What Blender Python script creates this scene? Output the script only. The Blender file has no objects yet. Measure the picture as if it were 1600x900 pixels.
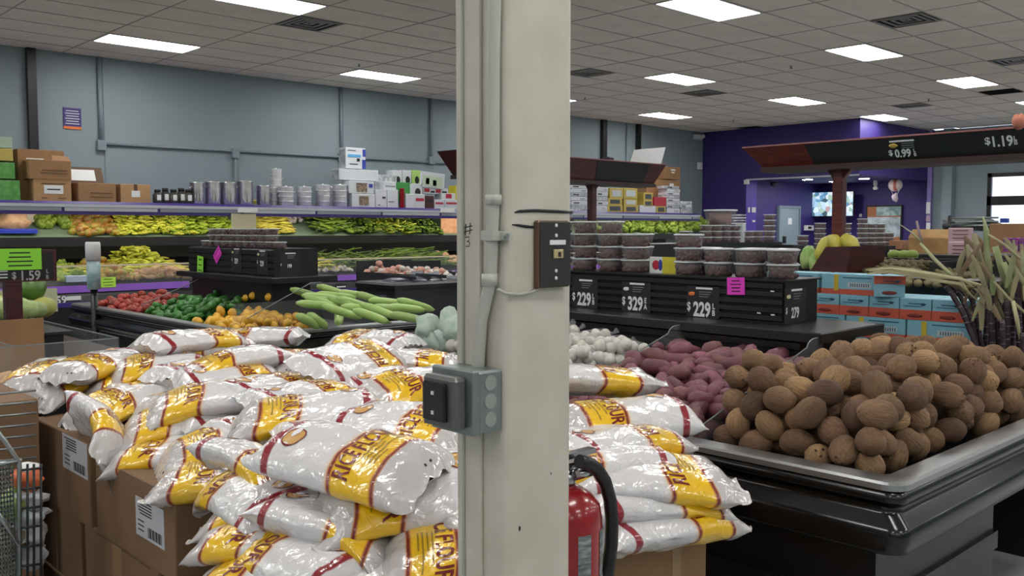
import bpy, bmesh, math, random
from mathutils import Vector, Matrix, Euler, noise
rnd = random.Random(7)
C = bpy.context.scene.collection
S = bpy.context.scene
PI = math.pi
# ---------------- camera ----------------
FPX, EYE = 1430.0, 1.6
PITCH = math.atan(92 / FPX); HEAD = math.radians(46.5)
FW = Vector((math.cos(HEAD) * math.cos(PITCH), math.sin(HEAD) * math.cos(PITCH), -math.sin(PITCH)))
RT = Vector((math.sin(HEAD), -math.cos(HEAD), 0)); UP = RT.cross(FW)
cam = bpy.data.objects.new('camera', bpy.data.cameras.new('camera')); C.objects.link(cam)
cam.location = (0, 0, EYE)
cam.rotation_euler = Matrix((RT, UP, -FW)).transposed().to_euler()
cam.data.sensor_width = 36; cam.data.lens = 36 * FPX / 1600; cam.data.clip_start = .05; cam.data.clip_end = 200
S.camera = cam
# ---------------- world, exposure ----------------
S.view_settings.view_transform = 'Standard'; S.view_settings.look = 'None'
S.view_settings.exposure = EXPOSURE = 0.38; S.view_settings.gamma = 1.0
w = bpy.data.worlds.new('world'); S.world = w; w.use_nodes = True
w.node_tree.nodes['Background'].inputs[0].default_value = (.75, .85, 1, 1)
w.node_tree.nodes['Background'].inputs[1].default_value = 1.6
LAMP = 13.5        # strength of every ceiling troffer
CASELAMP = 10.0

def ray(px, py, ax, v):
    """world point where the sight line of photo pixel px,py meets the plane axis ax = v (z counted from the floor)"""
    d = FW + RT * ((px - 800) / FPX) - UP * ((py - 450) / FPX)
    o = (0, 0, EYE)
    return Vector(o) + d * ((v - o[ax]) / d[ax])

# ---------------- helpers ----------------
def lin(c): return tuple(((x / 12.92) if x <= .04045 else ((x + .055) / 1.055) ** 2.4) for x in c)
def hexc(h): return lin(tuple(int(h[i:i + 2], 16) / 255 for i in (0, 2, 4)))
MATS = {}
def mat(name, col, rough=.5, metal=0, bump=0, bscale=40, vary=0, vscale=6, emit=0, alpha=1, trans=0, coat=0, spec=.5, col2=None, stretch=None, objrand=0):
    if name in MATS: return MATS[name]
    m = bpy.data.materials.new(name); m.use_nodes = True; MATS[name] = m
    nt = m.node_tree; b = nt.nodes['Principled BSDF']; N = nt.nodes.new; L = nt.links.new
    if isinstance(col, str): col = hexc(col)
    if isinstance(col2, str): col2 = hexc(col2)
    b.inputs['Base Color'].default_value = (*col, 1); b.inputs['Roughness'].default_value = rough
    b.inputs['Metallic'].default_value = metal; b.inputs['Alpha'].default_value = alpha
    b.inputs['Transmission Weight'].default_value = trans; b.inputs['Coat Weight'].default_value = coat
    b.inputs['Specular IOR Level'].default_value = spec
    if emit:
        b.inputs['Emission Color'].default_value = (*col, 1); b.inputs['Emission Strength'].default_value = emit
    co = None
    if bump or vary or col2:
        tc = N('ShaderNodeTexCoord'); co = tc.outputs['Object']
        if stretch:
            mp = N('ShaderNodeMapping'); mp.inputs['Scale'].default_value = stretch; L(co, mp.inputs[0]); co = mp.outputs[0]
    if col2 or vary or objrand:
        c2 = col2 if col2 else tuple(x * (1 - vary) for x in col)
        mx = N('ShaderNodeMix'); mx.data_type = 'RGBA'
        mx.inputs[6].default_value = (*col, 1); mx.inputs[7].default_value = (*c2, 1)
        if co is not None:
            nz = N('ShaderNodeTexNoise'); nz.inputs['Scale'].default_value = vscale; nz.inputs['Detail'].default_value = 4
            L(co, nz.inputs[0])
            mr = N('ShaderNodeMapRange'); mr.inputs[1].default_value = .35; mr.inputs[2].default_value = .65
            L(nz.outputs[0], mr.inputs[0]); L(mr.outputs[0], mx.inputs[0])
        L(mx.outputs[2], b.inputs['Base Color'])
        if objrand:
            oi = N('ShaderNodeObjectInfo'); hs = N('ShaderNodeHueSaturation')
            r1 = N('ShaderNodeMapRange'); r1.inputs[3].default_value = 1 - objrand; r1.inputs[4].default_value = 1 + objrand
            L(oi.outputs['Random'], r1.inputs[0]); L(r1.outputs[0], hs.inputs['Value'])
            L(mx.outputs[2], hs.inputs['Color']); L(hs.outputs[0], b.inputs['Base Color'])
    if bump:
        n2 = N('ShaderNodeTexNoise'); n2.inputs['Scale'].default_value = bscale; n2.inputs['Detail'].default_value = 5
        L(co, n2.inputs[0]); bp = N('ShaderNodeBump'); bp.inputs['Strength'].default_value = bump; bp.inputs['Distance'].default_value = .01
        L(n2.outputs[0], bp.inputs['Height']); L(bp.outputs[0], b.inputs['Normal'])
    return m

class MB:
    def __init__(s): s.v = []; s.f = []; s.sm = []
    def add(s, vs, fs, smooth=False, M=None):
        o = len(s.v)
        s.v += [tuple(M @ Vector(p)) if M else tuple(p) for p in vs]
        s.f += [tuple(i + o for i in f) for f in fs]; s.sm += [smooth] * len(fs); return s
    def box(s, x0, x1, y0, y1, z0, z1, M=None):
        v = [(x, y, z) for x in (x0, x1) for y in (y0, y1) for z in (z0, z1)]
        return s.add(v, [(0, 1, 3, 2), (4, 6, 7, 5), (0, 4, 5, 1), (2, 3, 7, 6), (0, 2, 6, 4), (1, 5, 7, 3)], False, M)
    def cbox(s, cx, cy, cz, sx, sy, sz, M=None): return s.box(cx - sx / 2, cx + sx / 2, cy - sy / 2, cy + sy / 2, cz - sz / 2, cz + sz / 2, M)
    def bbox(s, x0, x1, y0, y1, z0, z1, r, M=None):
        """box with bevelled vertical and top edges"""
        vs = []; rings = []
        for (z, i) in ((z0, 0), (z1 - r, 0), (z1, r)):
            ring = []
            for (cx, cy, a0) in ((x1 - r, y1 - r, 0), (x0 + r, y1 - r, 90), (x0 + r, y0 + r, 180), (x1 - r, y0 + r, 270)):
                for k in range(3):
                    a = math.radians(a0 + 45 * k); rr = r - i if i < r else r * .3
                    ring.append((cx + rr * math.cos(a), cy + rr * math.sin(a), z))
            rings.append(ring)
        n = 12
        for ring in rings: vs += ring
        fs = [(j * n + k, j * n + (k + 1) % n, (j + 1) * n + (k + 1) % n, (j + 1) * n + k) for j in range(2) for k in range(n)]
        fs += [tuple(range(n - 1, -1, -1)), tuple(range(2 * n, 3 * n))]
        return s.add(vs, fs, False, M)
    def cyl(s, p0, p1, r0, r1=None, n=12, caps=True, smooth=True):
        r1 = r0 if r1 is None else r1
        p0 = Vector(p0); p1 = Vector(p1); q = (p1 - p0).to_track_quat('Z', 'Y'); vs = []
        for (p, r) in ((p0, r0), (p1, r1)):
            for k in range(n):
                a = 2 * PI * k / n; vs.append(tuple(p + q @ Vector((r * math.cos(a), r * math.sin(a), 0))))
        s.add(vs, [(k, (k + 1) % n, n + (k + 1) % n, n + k) for k in range(n)], smooth)
        if caps: s.add(vs, [tuple(range(n - 1, -1, -1)), tuple(range(n, 2 * n))])
        return s
    def tube(s, pts, r, n=8, smooth=True, flat=1.0):
        pts = [Vector(p) for p in pts]; vs = []; m = len(pts); rs = r if isinstance(r, (list, tuple)) else [r] * m
        up = None
        for i, p in enumerate(pts):
            t = (pts[min(i + 1, m - 1)] - pts[max(i - 1, 0)]).normalized()
            if up is None: up = Vector((0, 0, 1)) if abs(t.z) < .9 else Vector((1, 0, 0))
            a = t.cross(up).normalized(); b = a.cross(t).normalized(); up = b
            for k in range(n):
                g = 2 * PI * k / n; vs.append(tuple(p + a * rs[i] * math.cos(g) + b * rs[i] * math.sin(g) * flat))
        fs = [(i * n + k, i * n + (k + 1) % n, (i + 1) * n + (k + 1) % n, (i + 1) * n + k) for i in range(m - 1) for k in range(n)]
        s.add(vs, fs, smooth); s.add(vs, [tuple(range(n - 1, -1, -1)), tuple(range((m - 1) * n, m * n))]); return s
    def lathe(s, prof, n=16, M=None, smooth=True, closed=False):
        vs = [(r * math.cos(2 * PI * k / n), r * math.sin(2 * PI * k / n), z) for (r, z) in prof for k in range(n)]
        fs = [(j * n + k, j * n + (k + 1) % n, (j + 1) * n + (k + 1) % n, (j + 1) * n + k) for j in range(len(prof) - 1) for k in range(n)]
        s.add(vs, fs, smooth, M)
        s.add(vs, [tuple(range(n - 1, -1, -1)), tuple(range((len(prof) - 1) * n, len(prof) * n))], False, M); return s
    def prism(s, poly, t0, t1, axis=0, M=None):
        """extrude a polygon of (a,b) along axis 0/1/2"""
        def P(a, b, t): return ((t, a, b), (a, t, b), (a, b, t))[axis]
        n = len(poly); vs = [P(a, b, t0) for a, b in poly] + [P(a, b, t1) for a, b in poly]
        return s.add(vs, [(k, (k + 1) % n, n + (k + 1) % n, n + k) for k in range(n)] + [tuple(range(n - 1, -1, -1)), tuple(range(n, 2 * n))], False, M)
    def ball(s, c, rx, ry=None, rz=None, nu=12, nv=8, M=None, wob=0, seed=0):
        ry = ry or rx; rz = rz or rx; vs = []
        for j in range(nv + 1):
            th = PI * j / nv
            for k in range(nu):
                ph = 2 * PI * k / nu; d = Vector((math.sin(th) * math.cos(ph), math.sin(th) * math.sin(ph), math.cos(th)))
                f = 1 + (wob * noise.noise(d * 1.7 + Vector((seed * 3.1, seed, 0))) if wob else 0)
                vs.append((c[0] + rx * d.x * f, c[1] + ry * d.y * f, c[2] + rz * d.z * f))
        fs = [(j * nu + k, (j + 1) * nu + k, (j + 1) * nu + (k + 1) % nu, j * nu + (k + 1) % nu) for j in range(nv) for k in range(nu)]
        return s.add(vs, fs, True, M)
    def mesh(s, name, m):
        me = bpy.data.meshes.new(name); me.from_pydata(s.v, [], s.f)
        me.polygons.foreach_set('use_smooth', s.sm); me.update()
        bm = bmesh.new(); bm.from_mesh(me); bmesh.ops.remove_doubles(bm, verts=bm.verts, dist=1e-6)
        bmesh.ops.recalc_face_normals(bm, faces=bm.faces); bm.to_mesh(me); bm.free()
        if m: me.materials.append(m)
        return me
    def build(s, name, m, parent=None, loc=None, rot=None):
        o = bpy.data.objects.new(name, s.mesh(name, m)); C.objects.link(o)
        if parent: o.parent = parent
        if loc is not None: o.location = loc
        if rot is not None: o.rotation_euler = rot
        return o
def tag(o, label=None, cat=None, group=None, kind=None):
    if label: o['label'] = label
    if cat: o['category'] = cat
    if group: o['group'] = group
    if kind: o['kind'] = kind
    return o
def empty(name, loc=(0, 0, 0), rz=0, label=None, cat=None, group=None, rot=None):
    o = bpy.data.objects.new(name, None); C.objects.link(o); o.location = loc; o.rotation_euler = rot or (0, 0, rz)
    o.empty_display_size = .1
    return tag(o, label, cat, group)
def inst(name, me, loc, rot=(0, 0, 0), sc=1, parent=None, label=None, cat=None, group=None, kind=None):
    o = bpy.data.objects.new(name, me); C.objects.link(o); o.location = loc; o.rotation_euler = rot
    o.scale = (sc, sc, sc) if isinstance(sc, (int, float)) else sc
    if parent: o.parent = parent
    return tag(o, label, cat, group, kind)
def copy_tree(o, parent=None):
    c = o.copy(); C.objects.link(c)
    if parent: c.parent = parent
    for ch in list(o.children): copy_tree(ch, c)
    return c
TXT = {}
def text_geo(txt, size=1, bold=0, align='CENTER', depth=0):
    """flat lettering as plain vertices and faces, cached"""
    k = (txt, bold, align)
    if k not in TXT:
        cu = bpy.data.curves.new('lettering', 'FONT'); cu.body = txt; cu.size = 1; cu.offset = bold; cu.resolution_u = 3
        cu.align_x = align; cu.align_y = 'CENTER'
        o = bpy.data.objects.new('lettering', cu); C.objects.link(o)
        dg = bpy.context.evaluated_depsgraph_get(); me = o.evaluated_get(dg).to_mesh()
        TXT[k] = ([tuple(v.co) for v in me.vertices], [tuple(p.vertices) for p in me.polygons])
        o.evaluated_get(dg).to_mesh_clear(); bpy.data.objects.remove(o)
    return TXT[k]
def lettering(txt, size, M, m, parent=None, bold=.02, align='CENTER', sx=1, name='lettering'):
    v, f = text_geo(txt, 1, bold, align)
    b = MB(); b.add([(p[0] * size * sx, p[1] * size, 0) for p in v], f, False, M)
    me = bpy.data.meshes.new(name); me.from_pydata(b.v, [], b.f); me.materials.append(m)
    o = bpy.data.objects.new(name, me); C.objects.link(o)
    if parent: o.parent = parent
    return o
def frame(o, ex, ez):
    """matrix with local x = ex (writing direction), y = up the writing, z = face normal"""
    ex = Vector(ex).normalized(); ez = Vector(ez).normalized(); ey = ez.cross(ex).normalized()
    M = Matrix((ex, ey, ez)).transposed().to_4x4(); M.translation = Vector(o); return M
# ---------------- materials ----------------
M_tile = mat('ceiling_tile', 'e9dfd5', .9, bump=.12, bscale=250, vary=.1, vscale=2)
M_grid = mat('ceiling_grid', 'a8a29a', .6)
M_gap = mat('plenum_dark', '55504c', .9)
M_wall = mat('grey_blue_paint', '87959b', .55, bump=.05, bscale=60, vary=.04, vscale=.7)
M_purple = mat('purple_paint', '36286e', .55, bump=.04, bscale=60, vary=.06, vscale=1)
M_floor = mat('polished_floor', 'a3a6a6', .22, vary=.1, vscale=1.5)
M_black = mat('black_plastic', '141416', .35, bump=.05, bscale=120)
M_blackgloss = mat('black_gloss', '0d0e11', .18, coat=.3)
M_white = mat('white_plastic', 'd8dadb', .4)
M_whitep = mat('white_paper', 'dcdfe0', .6)
M_silver = mat('brushed_aluminium', 'a8abad', .32, metal=.9, bump=.05, bscale=200)
M_galv = mat('galvanised_steel', '8f9896', .4, metal=.7, vary=.15, vscale=30)
M_steel = mat('polished_steel', 'b9babd', .18, metal=1)
M_maroon = mat('maroon_wood', '4a1d1e', .4, col2='381314', vscale=5, stretch=(1, 1, 8))
M_redwood = mat('mahogany_wood', '6b2d22', .4, col2='4f1d18', vscale=8, stretch=(8, 1, 8))
M_card = mat('corrugated_cardboard', '9a7551', .8, bump=.06, bscale=80, vary=.12, vscale=5)
M_card2 = mat('pale_cardboard', 'b08a60', .8, bump=.05, bscale=80, vary=.1, vscale=5)
M_ink = mat('black_ink', '17171a', .6)
M_dgrey = mat('charcoal_plastic', '24272d', .4, bump=.05, bscale=100)
M_clear = mat('clear_acrylic', 'c4cdd0', .05, alpha=.07, spec=.5)
M_lime = mat('lime_card', '8fe03c', .5)
M_pink = mat('magenta_card', 'e23cc4', .5)
M_violet = mat('violet_rail', '9a68d4', .35)
M_dviolet = mat('deep_violet_metal', '3c2a78', .4)
M_greyrail = mat('grey_rail_plastic', 'b5bac2', .35)
# ---------------- the room ----------------
CZ = 3.99; XW, YW = 19.2, 13.35; XB = 22.9; YB = 9.3; YR = 12.1; X0, Y0 = -7.5, -6.5; ZS = 2.78
def struct(name, b, m, parent=None):
    o = b.build(name, m, parent)
    if not parent: tag(o, kind='structure')
    return o
struct('floor', MB().box(X0, XB + 4, Y0, YW + .2, -.1, 0), M_floor)
struct('wall_back', MB().box(X0, XB + .2, YW, YW + .2, 0, CZ + .3), M_wall)
struct('wall_front', MB().box(X0, XB + 4, Y0 - .2, Y0, 0, CZ + .3), M_wall)
struct('wall_left', MB().box(X0 - .2, X0, Y0, YW, 0, CZ + .3), M_wall)
# purple block: solid full-height part, overhead bulkhead, recess behind
struct('wall_purple', MB().box(XW, XB, YR, YW, 0, CZ), M_purple)
bh = struct('wall_bulkhead', MB().box(XW, XB, YB, YR, ZS, CZ), M_purple)
MB().box(XW - .015, XW, YB, YR, ZS - .02, ZS + .015).build('edge_trim', M_greyrail, bh)
struct('wall_recess', MB().box(XB, XB + .15, YB - .0, YW, 0, CZ), M_purple)
struct('trim_pilaster', MB().box(XB - .12, XB, YB - .1, YB, 0, CZ), mat('pale_purple_paint', '8d80bd', .5))
struct('wall_lit_strip', MB().box(XW - .01, XW + .45, YR - .015, YR, 0, ZS), mat('lit_purple_paint', '4a38a0', .5))  # stretch of side wall painted brighter: the light there is in the colour
# window wall: X = XB plane, openings
wy0, wy1 = ray(1543, 300, 0, XB).y, ray(1700, 300, 0, XB).y
wz1 = ray(1545, 271, 0, XB).z; wz0 = .9
b = MB()
b.box(XB, XB + .2, wy0, YB, 0, CZ).box(XB, XB + .2, Y0, wy1 - 6, 0, CZ).box(XB, XB + .2, wy1 - 6, wy0, wz1, CZ).box(XB, XB + .2, wy1 - 6, wy0, 0, wz0)
struct('wall_right', b, M_wall)
struct('trim_pier', MB().box(XB - .25, XB, ray(1493, 300, 0, XB).y, ray(1478, 300, 0, XB).y, 0, CZ), M_wall)
M_glass = mat('window_glass', 'e8f2f8', .03, alpha=.12)
win = struct('window_1', MB().box(XB - .03, XB + .05, wy0 - .09, wy0, wz0, wz1).box(XB - .03, XB + .05, wy1 - 6, wy0, wz1 - .09, wz1).box(XB - .03, XB + .05, wy1 - 6, wy0, ray(1545, 321, 0, XB).z, ray(1545, 307, 0, XB).z)
             .box(XB - .03, XB + .05, wy1 - 6, wy0, wz0, wz0 + .08).box(XB - .03, XB + .05, wy0 - 2.2, wy0 - 2.12, wz0, wz1).box(XB - .03, XB + .05, wy0 - 4.2, wy0 - 4.12, wz0, wz1), M_black)
MB().box(XB + .05, XB + .055, wy1 - 6, wy0, wz0, wz1).build('pane', M_glass, win)
M_out = mat('pale_pavement', 'd9cfd0', .9)
struct('ground_outside', MB().box(XB + 4, XB + 40, -30, 30, -.12, -.02), M_out)
# ---------------- ceiling: grid, tiles, troffers ----------------
TX, TY = 1.2192, .6096; GX, GY = 7.90, 5.55
ceil = struct('ceiling', MB().box(X0, XB + .2, Y0, YW + .2, CZ + .05, CZ + .12), M_gap)
nx0, nx1 = math.floor((X0 - GX) / TX), math.ceil((XB - GX) / TX); ny0, ny1 = math.floor((Y0 - GY) / TY), math.ceil((YW - GY) / TY)
g = MB()
for i in range(nx0, nx1 + 1):
    x = GX + i * TX
    if X0 < x < XB: g.box(x - .007, x + .007, Y0, YW, CZ, CZ + .012)
for j in range(ny0, ny1 + 1):
    y = GY + j * TY
    if Y0 < y < YW: g.box(X0, XB, y - .007, y + .007, CZ, CZ + .012)
g.build('ceiling_grid', M_grid, ceil)
lights = set(); 
for i in range(nx0, nx1):
    for j in range(ny0, ny1):
        if i % 3 == 0 and j % 5 == 0: lights.add((i, j))
def project(p):
    d = Vector(p) - Vector((0, 0, EYE)); f = d.dot(FW)
    return (800 + FPX * d.dot(RT) / f, 450 - FPX * d.dot(UP) / f, f) if f > .1 else (9e9, 9e9, f)
vents = {}
for (px, py) in ((487, 35), (1415, 24), (1590, 95), (925, 113), (1103, 146), (1425, 163), (1563, 143)):
    p = ray(px, py, 2, CZ); vents[(math.floor((p.x - GX) / TX), math.floor((p.y - GY) / TY))] = (px, py)
gap = .0085
def tile_mesh(w, h):
    b = MB(); e = .02
    x0, x1, y0, y1 = gap, w - gap, gap, h - gap
    v = [(x0, y0, .012), (x1, y0, .012), (x1, y1, .012), (x0, y1, .012), (x0, y0, .004), (x1, y0, .004), (x1, y1, .004), (x0, y1, .004)]
    return b.box(x0, x1, y0, y1, .004, .02).mesh('ceiling_tile', M_tile)
tm = tile_mesh(TX, TY); cand = []; rest = MB()
for i in range(nx0, nx1):
    for j in range(ny0, ny1):
        x, y = GX + i * TX, GY + j * TY
        if (i, j) in lights or (i, j) in vents: continue
        xa, xb, ya, yb = max(x, X0), min(x + TX, XB), max(y, Y0), min(y + TY, YW)
        if xb - xa < .05 or yb - ya < .05: continue
        px, py, f = project((x + TX / 2, y + TY / 2, CZ)); vis = f > 0 and -60 < px < 1660 and -40 < py < 400
        full = xb - xa > TX - .01 and yb - ya > TY - .01
        if vis and full: cand.append((f, x, y))
        else: rest.box(xa + gap, xb - gap, ya + gap, yb - gap, CZ + .004, CZ + .02)
cand.sort()
for (f, x, y) in cand[:300]:
    t = inst('ceiling_tile', tm, (x, y, CZ + rnd.uniform(-.001, .002)), parent=ceil)
for (f, x, y) in cand[300:]: rest.box(x + gap, x + TX - gap, y + gap, y + TY - gap, CZ + .004, CZ + .02)
tag(rest.build('ceiling_tile_field', M_tile, ceil), kind='stuff')
M_diff = mat('troffer_diffuser', (1, .98, .95), .5, emit=LAMP)
M_frame = mat('white_enamel', 'c9c9c6', .4)
fr = MB(); q = .03
for (a, b_, c, d) in ((0, TX, 0, q), (0, TX, TY - q, TY), (0, q, q, TY - q), (TX - q, TX, q, TY - q)): fr.box(a, b_, c, d, -.006, .03)
frm = fr.mesh('frame', M_frame); dfm = MB().box(q, TX - q, q, TY - q, .0, .012).mesh('diffuser', M_diff)
LN = ['nearest the bright column', 'over the left aisle', 'above the fruit bins']
for (i, j) in sorted(lights):
    x, y = GX + i * TX, GY + j * TY
    if x > XW - 1 and y > YB: continue
    if x + TX > XB or y + TY > YW: continue
    px, py, f = project((x + TX / 2, y + TY / 2, CZ))
    inview = -60 < px < 1660 and -30 < py < 350
    side = 'left of the pillar' if px < 720 else 'right of the pillar'
    cn, rn = max(0, min(8, (9 - i) // 3)), max(0, min(6, (10 - j) // 5)); OR = ['first', 'second', 'third', 'fourth', 'fifth', 'sixth', 'seventh', 'eighth', 'ninth']
    lab = ('ceiling troffer, %s row from the grey wall, %s column from the purple wall' % (OR[rn], OR[cn])) if inview else 'glowing ceiling troffer outside the picture'
    e = empty('ceiling_light', (x, y, CZ), label=lab, cat='ceiling light', group='ceiling troffers')
    inst('frame', frm, (0, 0, 0), parent=e); inst('diffuser', dfm, (0, 0, 0), parent=e)
M_vent = mat('grey_vent_metal', '8d8b88', .45, metal=.2); M_ventdark = mat('vent_dark', '16120f', .9)
vl = {(487, 35): 'square stepped air diffuser beside the left front light', (1415, 24): 'square stepped air diffuser in the upper right ceiling', (1590, 95): 'pale air diffuser at the right picture edge',
      (925, 113): 'air diffuser just right of the pillar top', (1103, 146): 'small air diffuser right behind the middle light', (1425, 163): 'far air diffuser before the purple wall light', (1563, 143): 'dark open return grille at the right'}
for (i, j), k in vents.items():
    x, y = GX + i * TX, GY + j * TY; p = ray(k[0], k[1], 2, CZ)
    left = p.x - x < TX / 2
    # filler tile half
    hx = x + TX / 2 if left else x
    e = empty('air_vent', (x if left else x + TX / 2, y, CZ), label=vl[k], cat='air vent', group='ceiling air diffusers')
    rest2 = inst('ceiling_tile', MB().box(gap, TX / 2 - gap, gap, TY - gap, .004, .02).mesh('ceiling_tile', M_tile), (hx, y, CZ), parent=ceil)
    hw = TX / 2
    MB().box(.02, hw - .02, .02, TY - .02, .03, .045).build('backing', M_ventdark, e)
    if k == (1563, 143):
        f = MB()
        for a in range(14): f.box(.03 + a * .04, .036 + a * .04, .03, TY - .03, .0, .03)
        f.build('grille', M_ventdark, e)
    else:
        for r in range(4):
            o0, w_ = .02 + r * .075, .036; f = MB(); z = -.008 + r * .004
            a, b_ = o0, hw - o0
            if b_ - a < .1: continue
            f.box(a, b_, a, a + w_, z, z + .006).box(a, b_, b_ - w_, b_, z, z + .006).box(a, a + w_, a + w_, b_ - w_, z, z + .006).box(b_ - w_, b_, a + w_, b_ - w_, z, z + .006)
            f.build('louvre_ring', M_vent, e)
# sprinklers
for (px, py, lab) in ((561, 103, 'tiny brass sprinkler above the second left light'), (1236, 106, 'tiny sprinkler right of the middle ceiling light'), (1451, 157, 'tiny sprinkler over the purple wall'), (914, 155, 'tiny sprinkler beside the pillar edge light'), (1146, 189, 'tiny sprinkler far back before the purple wall')):
    p = ray(px, py, 2, CZ - .03); e = empty('sprinkler', (p.x, p.y, CZ), label=lab, cat='sprinkler')
    MB().cyl((0, 0, 0), (0, 0, -.035), .012, n=8).build('stem', M_galv, e); MB().cyl((0, 0, -.035), (0, 0, -.042), .022, n=10).build('deflector', M_galv, e); MB().cyl((0, 0, .003), (0, 0, -.004), .035, n=12).build('escutcheon', M_white, e)
# ---------------- steel column in front, with its fittings ----------------
M_col = mat('cream_paint', 'c6c2b6', .42, bump=.06, bscale=30, vary=.05, vscale=8, col2='bab5a8')
M_colp = mat('painted_conduit', 'b3b4ac', .4, bump=.05, bscale=60)
cx0, cy0, cx1, cy1 = 1.025, 1.095, 1.187, 1.212
col = empty('steel_column', (cx0, cy0, 0), label='cream painted square steel column standing in front of everything', cat='column')
def rel(p, o): return Vector(p) - o.location
def rring(x0, x1, y0, y1, r, n=5):
    out = []
    for (cx, cy, a0) in ((x1 - r, y1 - r, 0), (x0 + r, y1 - r, 90), (x0 + r, y0 + r, 180), (x1 - r, y0 + r, 270)):
        for k in range(n): a = math.radians(a0 + 90 * k / (n - 1)); out.append((cx + r * math.cos(a), cy + r * math.sin(a)))
    return out
b = MB(); ring = rring(0, cx1 - cx0, 0, cy1 - cy0, .014); n = len(ring)
zs = [0, CZ + .02]; b.add([(x, y, z) for z in zs for x, y in ring], [(k, (k + 1) % n, n + (k + 1) % n, n + k) for k in range(n)], True)
b.build('tube', M_col, col)
MB().bbox(-.007, .0, .056, .117, 0, CZ + .01, .002).build('side_channel', M_col, col)
MB().cyl((-.009, .098, .0), (-.009, .098, CZ), .003, n=8).build('edge_bead', M_colp, col)
MB().box(-.06, .25, -.06, .2, 0, .015).build('base_plate', M_col, col)
# conduit
xk = cx0 - .013
pts = [ray(px, py, 0, xk) for px, py in ((774, -260), (773, 0), (771, 100), (771, 300), (768, 400), (766, 440), (752, 500), (748, 560), (747, 585))]
cd = empty('electrical_conduit', (0, 0, 0), label='painted metal conduit running down the cream column to the outlet box', cat='conduit')
MB().tube(pts, .0108, 12).build('pipe', M_colp, cd)
for (px, py, h) in ((771, 312, .016), (765, 437, .02)):
    p = ray(px, py, 0, xk); MB().cyl(p - Vector((0, 0, h / 2)), p + Vector((0, 0, h / 2)), .0135, n=14).build('coupling', M_colp, cd)
p = ray(770, 368, 0, xk); st = MB()
st.box(p.x - .014, cx0 + .001, p.y - .016, p.y + .014, p.z - .008, p.z + .008).box(cx0 - .004, cx0 + .001, p.y - .017, p.y + .03, p.z - .008, p.z + .008)
q_ = st.build('strap', M_colp, cd)
pp = ray(789, 369, 1, cy0 - .006); MB().box(cx0 - .012, cx0 + .008, cy0 - .008, cy0 + .006, pp.z - .006, pp.z + .006).build('strap_tab', M_colp, cd)
MB().cyl(pp, pp + Vector((0, -.006, 0)), .005, n=6).build('bolt', M_galv, cd)
# little wire from conduit to key switch
MB().tube([ray(px, py, 1, cy0 - .004) for px, py in ((778, 452), (788, 458), (812, 460), (832, 456), (842, 450))], .0025, 6).build('thin_cable', M_colp, cd)
# junction box with receptacle
bz1, bz0 = ray(737, 583, 0, .958).z, ray(737, 680, 0, .958).z
jb = empty('outlet_box', (.958, 1.103, bz0), label='grey metal outlet box with black receptacle on the cream column', cat='outlet')
H = bz1 - bz0
MB().bbox(.014, .067, 0, .1, 0, H, .004).build('box_body', M_galv, jb)
MB().bbox(.0, .014, -.003, .104, -.002, H + .003, .003).build('cover_plate', M_galv, jb)
for z in (.2, .5, .8):
    MB().cyl((.04, .0005, H * z), (.04, -.0012, H * z), .0125, n=18).build('knockout', mat('pale_zinc', 'a5a8a3', .4, metal=.5), jb)
rb = MB().bbox(-.026, .0, .012, .096, H * .1, H * .92, .006).build('receptacle_frame', mat('grey_zinc_cast', '6d6f6e', .35, metal=.6), jb)
MB().bbox(-.034, -.025, .03, .088, H * .2, H * .82, .004).build('receptacle_face', M_blackgloss, rb)
for z in (.3, .62): MB().box(-.0355, -.0338, .056, .062, H * z, H * z + .006).build('slot', M_white, rb)
# side box beyond the column edge
sb = empty('side_box', (cx1, 1.12, ray(897, 655, 0, cx1).z), label='small painted metal box on the far side of the cream column', cat='junction box')
MB().bbox(0, .012, 0, .07, 0, .095, .004).build('box_body', M_colp, sb)
for z in (.03, .07): MB().cyl((.006, .001, z), (.006, -.002, z), .009, n=14).build('knockout', M_galv, sb)
# key switch plate
a0, a1 = ray(833, 450, 1, cy0), ray(882, 345, 1, cy0)
ks = empty('key_switch', (a0.x, cy0, a0.z), label='tall stainless key switch plate on the right face of the column', cat='switch')
wk, hk = a1.x - a0.x, a1.z - a0.z
MB().bbox(0, wk, -.012, 0, 0, hk, .003).build('back_box', mat('bronze_box', '6f5648', .4, metal=.5), ks)
MB().bbox(.003, wk, -.015, -.012, .002, hk - .002, .001).build('plate', mat('dark_stainless', '5f5c5a', .28, metal=.9), ks)
MB().box(wk * .32, wk * .82, -.0162, -.015, hk * .64, hk * .71).build('paper_strip', M_whitep, ks)
kb = MB().bbox(wk * .42, wk * .72, -.0185, -.015, hk * .44, hk * .57, .001).build('key_lock', mat('brass_lock', 'c9b98a', .4, metal=.5), ks)
MB().box(wk * .55, wk * .63, -.0192, -.0184, hk * .46, hk * .53).build('keyway', M_ink, kb)
for z in (.14, .25, .78, .93): MB().cyl((wk * .52, -.0165, hk * z), (wk * .52, -.015, hk * z), .003, n=8).build('screw', M_white, ks)
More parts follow.
